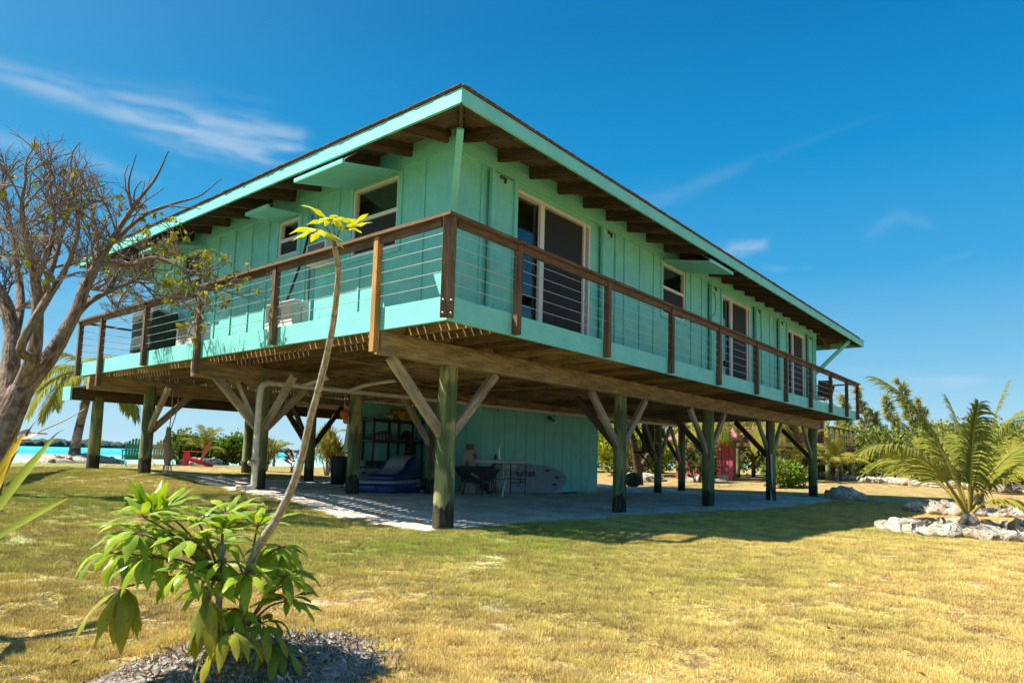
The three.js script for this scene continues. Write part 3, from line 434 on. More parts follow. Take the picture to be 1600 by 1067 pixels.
// sliding doors: frame > panes, stiles, insect screen
function slider(s0, s1, y1, split) {
  const y0 = 2.872, f = 0.055, m = wallR;
  const fr_ = merge([wb(m, s0 + 0.003, s0 + f, y0, y1 - 0.003, -0.085, 0.018), wb(m, s1 - f, s1 - 0.003, y0, y1 - 0.003, -0.085, 0.018), wb(m, s0 + f, s1 - f, y1 - f - 0.003, y1 - 0.003, -0.085, 0.018), wb(m, s0 + f, s1 - f, y0, y0 + 0.05, -0.085, 0.018)]);
  const d = hp('sliding_door', fr_, M.frame);
  hp('pane', wb(m, s0 + f, split, y0 + 0.05, y1 - f - 0.003, -0.072, -0.066), M.glass, d);
  hp('pane', wb(m, split, s1 - f, y0 + 0.05, y1 - f - 0.003, -0.062, -0.056), M.glass, d);
  hp('insect_screen', wb(m, split + 0.1, s1 - f - 0.14, y0 + 0.055, y1 - f - 0.02, -0.030, -0.027), M.screen, d);
  hp('stile', wb(m, split - 0.005, split + 0.1, y0 + 0.05, y1 - f - 0.004, -0.045, 0.006), M.frame, d);
  hp('stile', wb(m, s1 - f - 0.14, s1 - f - 0.085, y0 + 0.05, y1 - f - 0.004, -0.045, 0.006), M.frame, d);
}
slider(2.09, 4.13, 5.045, 2.73); slider(9.77, 11.63, 5.03, 10.38); slider(14.58, 16.31, 5.0, 15.1);
// sash windows
function sash(map, s0, s1, y0, y1, midf = 0.53) {
  const f = 0.04, t = 0.085, ym = mix(y0, y1, midf);
  const d = hp('window', merge([wb(map, s0 + 0.002, s0 + f, y0 + 0.002, y1 - 0.002, -0.08, 0.004), wb(map, s1 - f, s1 - 0.002, y0 + 0.002, y1 - 0.002, -0.08, 0.004), wb(map, s0 + f, s1 - f, y1 - f, y1 - 0.002, -0.08, 0.004), wb(map, s0 + f, s1 - f, y0 + 0.002, y0 + f, -0.08, 0.004)]), M.frame);
  hp('sash_rail', wb(map, s0 + f, s1 - f, ym - 0.028, ym + 0.028, -0.05, -0.002), M.white, d);
  hp('pane', wb(map, s0 + f, s1 - f, ym + 0.028, y1 - f, -0.04, -0.035), M.glass, d);
  hp('pane', wb(map, s0 + f, s1 - f, y0 + f, ym - 0.028, -0.064, -0.059), M.glass, d);
  hp('insect_screen', wb(map, s0 + f, s1 - f, y0 + f, ym - 0.03, -0.03, -0.027), M.screen, d);
  hp('trim', merge([wb(map, s0 - t, s0 - 0.001, y0 - t, y1 + 0.055, 0.001, 0.024), wb(map, s1 + 0.001, s1 + t, y0 - t, y1 + 0.055, 0.001, 0.024), wb(map, s0, s1, y0 - t, y0 - 0.001, 0.001, 0.023)]), M.teal, d);
}
sash(wallR, 6.81, 7.84, 4.01, 5.07); sash(wallL, 1.91, 2.98, 4.0, 5.065); sash(wallL, 4.46, 5.07, 4.35, 4.97, 0.47); sash(wallL, 7.81, 8.79, 4.0, 5.03, 0.45);
// sliding storm shutters beside the doors, hung from brackets
for (const [a, b] of [[1.47, 2.05], [4.40, 4.90], [9.02, 9.66], [11.86, 12.32], [13.70, 14.40], [16.42, 16.95]]) {
  const sh = hp('storm_shutter', wb(wallR, a, b, ST + 0.05, FR - 0.05, 0.045, 0.065), M.teal);
  hp('cleat', wb(wallR, a, a + 0.07, ST + 0.05, FR - 0.03, 0.066, 0.105, 0.003), M.teal, sh); hp('cleat', wb(wallR, b - 0.07, b, ST + 0.05, FR - 0.03, 0.066, 0.105, 0.003), M.teal, sh);
  hp('spacer', wb(wallR, a + 0.02, b - 0.02, ST + 0.3, ST + 0.36, 0.0235, 0.044), M.teal, sh); hp('spacer', wb(wallR, a + 0.02, b - 0.02, FR - 0.3, FR - 0.24, 0.0235, 0.044), M.teal, sh);
  hp('latch', merge([wb(wallR, a + 0.2, a + 0.34, FR - 0.10, FR - 0.065, 0.066, 0.085), wb(wallR, a + 0.29, a + 0.325, FR - 0.15, FR - 0.10, 0.066, 0.09)]), M.rafter, sh);
}
// awning shutters propped open over the windows, held by cords
function awning(map, s0, s1, yh, nOut, yOut) {
  const A = map(s0, yh, 0.035), B = map(s1, yh, 0.035), C = map(s0, yOut, nOut), D = map(s1, yOut, nOut), mid = (p, q) => p.map((v, i) => (v + q[i]) / 2);
  const w = Math.abs(s1 - s0), ac = mid(A, B), cd = mid(C, D);
  const sh = hp('awning_shutter', bar(ac, cd, w, 0.02, [0, 1, 0], 0.003), M.teal);
  const dir = V(...cd).sub(V(...ac)).normalize(), e0 = V(...cd).addScaledVector(dir, -0.05);
  hp('edge_batten', bar([C[0] - dir.x * 0.02, C[1] + 0.03, C[2] - dir.z * 0.02], [D[0] - dir.x * 0.02, D[1] + 0.03, D[2] - dir.z * 0.02], 0.045, 0.045, [0, 1, 0], 0.004), M.tealH, sh);
  for (const k of [0.08, 0.92]) { const p = map(mix(s0, s1, k), yOut + 0.05, nOut - 0.03), q = map(mix(s0, s1, k) + 0.06, 5.12, nOut - 0.26), q2 = map(mix(s0, s1, k) - 0.03, 5.12, nOut - 0.26); hp('cord', merge([tube([p, q], 0.005, 5, 1, false), tube([p, q2], 0.005, 5, 1, false)]), M.rope, sh); }
}
awning(wallL, 1.87, 3.02, 5.10, 1.02, 4.87); awning(wallL, 4.42, 5.12, 5.01, 0.62, 4.94); awning(wallL, 7.77, 8.83, 5.07, 0.82, 4.86); awning(wallR, 6.76, 7.89, 5.10, 1.06, 4.90);
// roof: rafters, blocking, sheathing boards, fascia, shingles
const EX = -0.108, EZ = 0.217, RX = 19.53, RZ = -11.95, FT = 5.265, PI_ = 0.235;     // eave lines, top of the fascia, pitch
const under = (d) => 5.24 + PI_ * d;                                                 // underside of the sheathing, d in from the eave
const raf = (A, B) => hp('rafter', bar([A[0], A[1] - 0.02, A[2]], [B[0], B[1] - 0.02, B[2]], 0.045, 0.18, [0, 1, 0], 0.003), M.rafter);
for (let k = 0; k < 25; k++) { const x = 0.92 + k * 0.737; if (x > 18.6) break; const a = under(0.04) - 0.08, b = under(1.75) - 0.08; raf([x, a, EZ - 0.04], [x, b, EZ - 1.75]); if (x < 17.3) hp('blocking', bx(x + 0.025, x + 0.71, 5.337, 5.46, -0.795, -0.765, 'x'), M.tealH); }
for (let k = 0; k < 16; k++) { const z = -0.9 - k * 0.737; if (z < -11.2) break; const a = under(0.04) - 0.08, b = under(1.75) - 0.08; raf([EX + 0.04, a, z], [EX + 1.75, b, z]); if (z > -10) hp('blocking', bx(0.77, 0.798, 5.337, 5.46, z - 0.71, z - 0.025, 'z'), M.tealH); }
for (let k = 0; k < 14; k++) { const z = -0.9 - k * 0.8; if (z < -11.3) break; raf([RX - 0.04, under(0.04) - 0.08, z], [RX - 2.2, under(2.2) - 0.08, z]); }
const hipR = (x0, z0, sx, sz) => hp('hip_rafter', bar([x0 + sx * 0.03, under(0.03) - 0.09, z0 + sz * 0.03], [x0 + sx * 1.9, under(1.9) - 0.09, z0 + sz * 1.9], 0.045, 0.17, [0, 1, 0], 0.003), M.rafter);
hipR(EX, EZ, 1, -1); hipR(RX, EZ, -1, -1); hipR(EX, RZ, 1, 1); hipR(RX, RZ, -1, 1);
// sheathing: boards following the eave, near enough to be seen from below; one skin above them
for (let k = 0; k < 13; k++) { const d0 = 0.02 + k * 0.19, d1 = d0 + 0.18, q = 0.025 / 2;
  const b1 = bar([EX + (d0 + d1) / 2, under((d0 + d1) / 2) + q, EZ - (d0 + d1) / 2], [RX - (d0 + d1) / 2, under((d0 + d1) / 2) + q, EZ - (d0 + d1) / 2], 0.18, 0.022, [0, 1, -PI_ * 0 + 0.0], 0); hp('sheathing_board', b1, M.soffit);
  hp('sheathing_board', bar([EX + (d0 + d1) / 2, under((d0 + d1) / 2) + q, EZ - (d0 + d1) / 2], [EX + (d0 + d1) / 2, under((d0 + d1) / 2) + q, RZ + (d0 + d1) / 2], 0.18, 0.022, [0, 1, 0], 0), M.soffit);
  hp('sheathing_board', bar([RX - (d0 + d1) / 2, under((d0 + d1) / 2) + q, EZ - (d0 + d1) / 2], [RX - (d0 + d1) / 2, under((d0 + d1) / 2) + q, RZ + (d0 + d1) / 2], 0.18, 0.022, [0, 1, 0], 0), M.soffit);
}
{
  const hw = (EZ - RZ) / 2, zc = (EZ + RZ) / 2, y0 = FT + 0.004, yr = y0 + PI_ * hw, o = 0.014;
  const c = [[EX - o, y0, EZ + o], [RX + o, y0, EZ + o], [RX + o, y0, RZ - o], [EX - o, y0, RZ - o]], r = [[EX + hw, yr, zc], [RX - hw, yr, zc]];
  const face = (ps) => { const g = new THREE.BufferGeometry(), p = [], t = 0.014, up = ps.map(([x, y, z]) => [x, y + t, z]); const tri = (a, b, d) => p.push(...a, ...b, ...d); for (let i = 1; i + 1 < ps.length; i++) { tri(up[0], up[i], up[i + 1]); tri(ps[0], ps[i + 1], ps[i]); } for (let i = 0; i < ps.length; i++) { const j = (i + 1) % ps.length; tri(ps[i], ps[j], up[j]); tri(ps[i], up[j], up[i]); } g.setAttribute('position', new THREE.Float32BufferAttribute(p, 3)); g.computeVertexNormals(); boxUV(g, 'x'); return g; };
  const roof = hp('roof', merge([face([c[0], c[1], r[1], r[0]]), face([c[1], c[2], r[1]]), face([c[2], c[3], r[0], r[1]]), face([c[3], c[0], r[0]])]), M.shingle);
  // the front courses of wooden shingles, each of them
  const sh = [bx(-0.07, 0.07, 0, 0.011, -0.2, 0.004, 'z'), bx(-0.09, 0.09, 0, 0.014, -0.2, 0.0, 'z'), bx(-0.055, 0.055, 0, 0.012, -0.2, 0.008, 'z')], R = rng(71);
  let n = 0; const lay = (x, y, z, turn, k) => { const m = add('shingle', sh[k], M.shingle, roof); m.position.set(x, y, z); m.rotation.set(0, turn, 0); m.rotateX(PI_ * 0.9 + 0.02 * (R() - 0.5)); n++; };
  for (let x = EX; x < RX && n < 125;) { const k = Math.floor(R() * 3), w = [0.147, 0.187, 0.117][k]; lay(x + w / 2, y0 + 0.0155, EZ + o + 0.006 + 0.01 * R(), 0, k); x += w; }
  for (let z = EZ; z > RZ && n < 200;) { const k = Math.floor(R() * 3), w = [0.147, 0.187, 0.117][k]; lay(EX - o - 0.006 - 0.01 * R(), y0 + 0.0155, z - w / 2, -Math.PI / 2, k); z -= w; }
}
hp('fascia', bx(EX, EX + 0.036, FT - 0.184, FT, RZ, EZ - 0.001, 'z', 0.004), M.tealH); hp('fascia', bx(EX + 0.001, 9.6, FT - 0.184, FT, EZ - 0.037, EZ, 'x', 0.004), M.tealH); hp('fascia', bx(9.604, RX, FT - 0.184, FT, EZ - 0.036, EZ - 0.0005, 'x', 0.004), M.tealH);
hp('fascia', bx(RX - 0.036, RX, FT - 0.184, FT, RZ, EZ - 0.04, 'z'), M.tealH); hp('fascia', bx(EX + 0.04, RX - 0.04, FT - 0.184, FT, RZ, RZ + 0.036, 'x'), M.tealH);
// struts from the wall corners out to the eave corners
hp('eave_strut', bar([0.81, 3.98, -0.81], [0.205, 4.985, -0.10], 0.085, 0.085), M.teal);
hp('eave_strut', bar([17.46, 4.0, -0.80], [18.35, 5.12, 0.02], 0.085, 0.11), M.teal);
hp('eave_strut', bar([0.80, 3.95, -10.05], [0.05, 5.12, -10.95], 0.085, 0.11), M.teal);
// drain pipe under the floor and down the second row's first pile
hp('drain_pipe', merge([tube([[1.16, 0.36, -6.02], [1.16, 2.05, -6.0], [1.19, 2.2, -6.0], [1.30, 2.27, -6.01], [1.46, 2.28, -6.02]], 0.055, 14, 6), tube([[1.46, 2.28, -6.02], [19, 2.39, -6.06]], 0.052, 12, 1, false),
  tube([[0.86, 0.345, -6.06], [1.05, 0.34, -6.04], [1.14, 0.37, -6.02], [1.16, 0.46, -6.02]], 0.056, 14, 5), tube([[1.16, 0.74, -6.02], [1.16, 0.9, -6.02]], 0.07, 14, 1, false), tube([[1.16, 0.80, -6.02], [1.06, 0.80, -5.94]], 0.045, 12, 1, false), tube([[1.0, 0.8, -5.9], [1.07, 0.80, -5.95]], 0.055, 12, 1, false)]), M.pvc);
hp('drain_branch', tube([[3.1, 2.29, -6.02], [3.3, 2.42, -5.7], [3.5, 2.5, -5.0]], 0.04, 12, 4), M.pvc); hp('drain_branch', tube([[4.9, 2.3, -6.02], [4.9, 2.42, -6.02], [4.75, 2.46, -5.8]], 0.035, 12, 4), M.pvc);
hp('drain_branch', tube([[2.0, 2.285, -6.02], [2.25, 2.45, -5.5]], 0.04, 12, 1, false), M.pvc);
{ const R = rng(5); for (let k = 0; k < 9; k++) { const z = -2.2 - k * 0.85 - R() * 0.4, x0 = 0.3 + R() * 2; const pts = []; for (let i = 0; i < 5; i++) pts.push([x0 + i * (1.2 + R()), SB - 0.015 - 0.05 * R() * (i % 2), z + (R() - 0.5) * 0.9]); hp('cable', tube(pts, 0.007, 5, 5), k % 3 ? M.rope : M.wire); } }
for (const x of [3.35, 5.1, 7.9, 10.4, 12.7, 15]) hp('pipe_hanger', bx(x - 0.03, x + 0.03, 2.2, SB, -6.115, -6.09, 'y'), M.beam);
// conduit and black line up the left wall
hp('conduit', tube([[0.74, 2.87, -3.98], [0.74, 4.3, -4.0], [0.75, 4.9, -4.02]], 0.022, 10, 3), std({ color: [0.16, 0.17, 0.17], roughness: 0.5 }));
hp('hose_line', tube([[0.74, 4.75, -4.05], [0.72, 4.35, -4.12], [0.68, 3.6, -4.45], [0.60, 3.2, -4.62], [0.55, 3.05, -4.5]], 0.02, 8, 5), M.black);
hp('conduit', tube([[0.74, 2.87, -7.62], [0.74, 4.4, -7.58], [0.745, 4.78, -7.6], [0.74, 4.9, -7.55]], 0.03, 10, 3), std({ color: [0.14, 0.15, 0.15], roughness: 0.5 }));
hp('power_line', tube([[9.3, 4.98, -0.76], [8.9, 4.6, -0.55], [8.4, 4.2, -0.4], [8.0, 4.0, -0.5], [7.95, 4.02, -0.74]], 0.008, 5, 6), M.black);
// the store room under the floor: grooved teal panels, one face set back for shelves
const ENC = [[7.6, 13.2, -6.42]];
for (let i = 0; i < 12; i++) { const xs = [7.6, 8.09, 8.54, 9.02, 9.48, 9.91, 10.32, 10.8, 11.25, 11.73, 12.22, 12.7, 13.2], g = bx(xs[i] + 0.006, xs[i + 1] - 0.006, 0.02, 2.38, -6.46, -6.40 - 0.002 * (i % 2), 'y', 0.006); hp('store_panel', g, M.teal); }
hp('store_backing', bx(7.64, 13.18, -0.1, 2.37, -6.5, -6.462, 'y'), M.rafter);
for (let i = 0; i < 5; i++) hp('store_panel', bx(7.6, 7.64, 0.02, 2.38, -8.9 + i * 0.49 + 0.006, -8.9 + (i + 1) * 0.49 - 0.006, 'y', 0.004), M.teal);
for (let i = 0; i < 4; i++) hp('store_panel', bx(5.66 + i * 0.485 + 0.005, 5.66 + (i + 1) * 0.485 - 0.005, 0.02, 2.38, -8.96, -8.92, 'y', 0.004), M.teal);
hp('store_backing', bx(5.66, 13.2, -0.1, 2.37, -9.1, -8.97, 'y'), M.rafter); hp('store_backing', bx(13.15, 13.19, -0.1, 2.38, -8.97, -6.5, 'y'), M.teal);
hp('store_footing', bx(12.1, 13.22, -0.12, 0.05, -6.60, -6.405, 'x'), std({ color: [0.35, 0.34, 0.31] }));
for (const x of [12.28, 12.36]) hp('stub_pipe', cyl(0.025, 0.025, 0.24, x, -0.08, -6.2, 10), M.pvc);
hp('wall_lamp', merge([bx(10.45, 10.6, 2.14, 2.26, -6.40, -6.36, 'x', 0.01), tube([[10.5, 2.2, -6.36], [10.42, 2.22, -6.28]], [0.03, 0.05], 10, 1, false), tube([[10.57, 2.2, -6.36], [10.62, 2.12, -6.28]], [0.03, 0.045], 10, 1, false)]), std({ color: [0.12, 0.11, 0.10], roughness: 0.5 }));

// ---------------------------------------------------------------- plants
function colored(g, fn) { const n = g.attributes.position.count, c = new Float32Array(n * 3); for (let i = 0; i < n; i++) { const q = fn(i); c[i * 3] = q[0]; c[i * 3 + 1] = q[1]; c[i * 3 + 2] = q[2]; } g.setAttribute('color', new THREE.BufferAttribute(c, 3)); return g; }
const tint = (g, c) => colored(g, () => c);
// one blade: along dir from p, n rows, width profile, bending towards gravity
function strip(p, dir, len, wid, droop, side, prof, n, cBase, cTip, fold = 0.25, wave = 0, R = RND) {
  const pos = [], col = [], uv = [], idx = []; const d = dir.clone().normalize(), P = p.clone(), ph = R() * 6;
  for (let i = 0; i <= n; i++) {
    const t = i / n; if (i) { d.y -= droop / n * (0.4 + 1.2 * t); d.normalize(); P.addScaledVector(d, len / n); }
    const s = side.clone().addScaledVector(d, -side.dot(d)).normalize(), up = s.clone().cross(d).normalize(), w = wid * prof(t), c = mixc(cBase, cTip, t), wv = wave * Math.sin(t * 9 + ph) * w;
    const mid = P.clone(), a = P.clone().addScaledVector(s, w).addScaledVector(up, w * fold + wv), b = P.clone().addScaledVector(s, -w).addScaledVector(up, w * fold - wv);
    pos.push(a.x, a.y, a.z, mid.x, mid.y, mid.z, b.x, b.y, b.z); for (const k of [1, 1.12, 1]) col.push(c[0] * k, c[1] * k, c[2] * k); uv.push(0, t, 0.5, t, 1, t);
    if (i) for (const q of [0, 1]) { const e = (i - 1) * 3 + q, f = e + 3; idx.push(e, e + 1, f, e + 1, f + 1, f); }
  }
  const g = new THREE.BufferGeometry(); g.setAttribute('position', new THREE.Float32BufferAttribute(pos, 3)); g.setAttribute('color', new THREE.Float32BufferAttribute(col, 3)); g.setAttribute('uv', new THREE.Float32BufferAttribute(uv, 2)); g.setIndex(idx); g.computeVertexNormals(); return g;
}
// palm frond: arching rachis, two ranks of narrow leaflets
function frond(root, az, elev, len, droop, R, o = {}) {
  const n = o.n ?? 46, ll = o.leaf ?? 0.55, out = [], pts = [], P = root.clone(), twist = o.twist ?? 0; const d = V(Math.cos(az) * Math.cos(elev), Math.sin(elev), Math.sin(az) * Math.cos(elev)), S = V(-Math.sin(az), 0, Math.cos(az)); const steps = 18, dirs = [];
  for (let i = 0; i <= steps; i++) { const t = i / steps; pts.push(P.clone()); dirs.push(d.clone()); d.y -= droop / steps * (0.35 + 1.3 * t); d.normalize(); P.addScaledVector(d, len / steps); }
  const cg = o.green ?? [0.085, 0.155, 0.014], cy = o.tip ?? [0.36, 0.31, 0.035], yel = o.yellow ?? 0.25, cr = o.rachis ?? [0.40, 0.30, 0.05];
  out.push(tint(tube(pts.filter((_, i) => i % 3 === 0), pts.filter((_, i) => i % 3 === 0).map((_, i, a) => mix(o.thick ?? 0.022, 0.004, i / (a.length - 1))), 5, 3), cr));
  for (let k = 0; k < n; k++) {
    const t = mix(o.from ?? 0.2, 1, k / n), f = t * steps, i = Math.min(steps - 1, Math.floor(f)), c = pts[i].clone().lerp(pts[i + 1], f - i), dr = dirs[i];
    for (const s of [-1, 1]) {
      const sd = S.clone().multiplyScalar(s * Math.cos(twist)).addScaledVector(V(0, 1, 0), Math.sin(twist) * s); const fw = mix(0.45, 1.5, t) + 0.25 * (R() - 0.5);
      const ld = sd.clone().addScaledVector(dr, fw).addScaledVector(V(0, 1, 0), (o.lift ?? 0.12) + 0.2 * (R() - 0.5)).normalize();
      const l = ll * (0.55 + 0.45 * Math.sin(Math.PI * Math.pow(t, 0.8))) * (0.85 + 0.3 * R()) * (t > 0.9 ? 0.75 : 1), y = clamp(yel + 0.45 * (R() - 0.5));
      const c0 = mixc(cg, cy, y), c1 = mixc(c0, R() < (o.brown ?? 0.12) ? [0.30, 0.17, 0.06] : cy, 0.4);
      out.push(strip(c, ld, l, (o.wid ?? 0.016), (o.sag ?? 0.85) * (0.7 + 0.6 * R()), dr, (q) => Math.pow(1 - q, 0.6) * (0.4 + 0.6 * Math.min(1, q * 6)), 3, c0, c1, 0.3, 0, R));
    }
  }
  return merge(out);
}
function palm(name, label, at, h, lean, fronds, o = {}) {
  const R = rng(o.seed ?? 3), t = thing(name, label, 'palm tree', o.group, at); const top = V(lean[0], h, lean[1]);
  if (h > 0.25) { const pts = []; for (let i = 0; i <= 6; i++) { const k = i / 6; pts.push([lean[0] * Math.pow(k, o.bend ?? 1.6), h * k, lean[1] * Math.pow(k, o.bend ?? 1.6)]); } const r = o.r ?? 0.14; add('trunk', tube(pts, [r * 1.5, r * 1.1, r, r * 0.95, r * 0.9, r * 0.88, r * 0.9], 14, 5), M.palmTrunk, t); } else add('trunk', rough(lathe([[0.0, -0.05], [0.13, -0.03], [0.145, 0.05], [0.11, 0.12], [0.07, 0.2], [0, 0.22]], 18), 0.02, 8, 5), M.palmTrunk, t);
  fronds.forEach((f) => { const g = frond(top.clone().add(V(0, (o.rise ?? 0.02) + 0.03 * R(), 0)), f[0], f[1], f[2], f[3], R, { ...o, ...(f[4] ?? {}) }); add('frond', g, M.leaf, t); });
  return t;
}
// leafy mass: many small leaves through the volume of overlapping lobes, plus the branches that carry them
function bush(name, label, at, rx, ry, rz, leaves, o = {}) {
  const R = rng(o.seed ?? 1), t = thing(name, label, o.category ?? 'shrub', o.group, at), pos = [], col = [], lobes = []; const ca = o.a ?? [0.06, 0.11, 0.012], cb = o.b ?? [0.20, 0.26, 0.03], l0 = o.leaf ?? 0.09, y0 = o.base ?? 0;
  for (let i = 0; i < (o.lobes ?? 9); i++) { const a = R() * 6.28, r = Math.sqrt(R()) * 0.72; lobes.push([Math.cos(a) * r * rx, y0 + (0.35 + 0.45 * R()) * ry, Math.sin(a) * r * rz, (0.32 + 0.26 * R())]); }
  for (let i = 0; i < leaves; i++) {
    const [lx, ly, lz, s] = lobes[Math.floor(R() * lobes.length)]; const u = R() * 2 - 1, a = R() * 6.28, q = Math.sqrt(1 - u * u), rr = Math.pow(R(), 0.38) * (0.8 + 0.5 * R() * R());
    const x = lx + Math.cos(a) * q * rr * s * rx, y = Math.max(0.02, ly + u * rr * s * ry), z = lz + Math.sin(a) * q * rr * s * rz, l = l0 * (0.6 + 0.8 * R());
    const d = V(Math.cos(a) * q + (R() - 0.5), u * 0.6 + (o.up ?? 0.5) + (R() - 0.5) * 0.8, Math.sin(a) * q + (R() - 0.5)).normalize(), sd = V(R() - 0.5, R() - 0.5, R() - 0.5).cross(d).normalize(), w = l * (o.aspect ?? 0.36);
    const m = [x + d.x * l * 0.5, y + d.y * l * 0.5, z + d.z * l * 0.5], e = [x + d.x * l, y + d.y * l - l * 0.15, z + d.z * l]; const A = [m[0] + sd.x * w, m[1] + sd.y * w, m[2] + sd.z * w], B = [m[0] - sd.x * w, m[1] - sd.y * w, m[2] - sd.z * w];
    pos.push(x, y, z, ...A, ...e, x, y, z, ...e, ...B); const c = mixc(ca, cb, R()), k = 0.7 + 0.6 * R(); if (o.dry && R() < o.dry) { c[0] = 0.36; c[1] = 0.24; c[2] = 0.10; } for (let j = 0; j < 6; j++) col.push(c[0] * k, c[1] * k, c[2] * k);
  }
  const g = new THREE.BufferGeometry(); g.setAttribute('position', new THREE.Float32BufferAttribute(pos, 3)); g.setAttribute('color', new THREE.Float32BufferAttribute(col, 3)); g.computeVertexNormals(); add('foliage', g, M.leaf, t);
  const st = lobes.map(([lx, ly, lz]) => tube([[lx * 0.15, -0.1, lz * 0.15], [lx * 0.5, ly * 0.5, lz * 0.5], [lx, ly, lz]], [0.03 * (o.stem ?? 1), 0.02 * (o.stem ?? 1), 0.008], 5, 3)); add('branches', merge(st), M.twig, t); return t;
}
function island(name, label, cx, cz, r, n, seed, dirt = M.rubble, sz = 0.24, sq = 1) { // ring of stones round a heap of rubble
  const R = rng(seed), t = thing(name, label, 'rock border', 'rings of white rock round the young palms', [cx, surf(cx, cz), cz]);
  const heap = mergeByPos(new THREE.SphereGeometry(1, 28, 14)); heap.scale(r * 0.92, 0.17, r * 0.92 * sq); rough(heap, 0.10, 2.4, seed); boxUV(heap, 'x'); add('rubble_heap', clean(heap), dirt, t);
  for (let i = 0; i < n; i++) { const a = i / n * 6.283 + 0.1 * R(), s = sz * (0.75 + 0.55 * R()); const g = stone(s * 1.2, s * 0.5, s * 0.85, seed + i * 7); const m = add('stone', g, M.rock, t); const q = r * (0.96 + 0.1 * R()), x = Math.cos(a) * q, z = Math.sin(a) * q * sq; m.position.set(x, surf(cx + x, cz + z) - surf(cx, cz) + s * 0.16, z); m.rotation.y = -a + Math.PI / 2 + 0.3 * (R() - 0.5); }
  for (let i = 0; i < n * 0.5; i++) { const a = R() * 6.28, q = r * (0.45 + 0.4 * R()), s = sz * (0.35 + 0.3 * R()); const m = add('stone', stone(s, s * 0.7, s * 0.9, seed + 300 + i * 5, 2), M.rock, t); m.position.set(Math.cos(a) * q, 0.13 + 0.02 * R(), Math.sin(a) * q * sq); m.rotation.y = R() * 6; }
  return t;
}

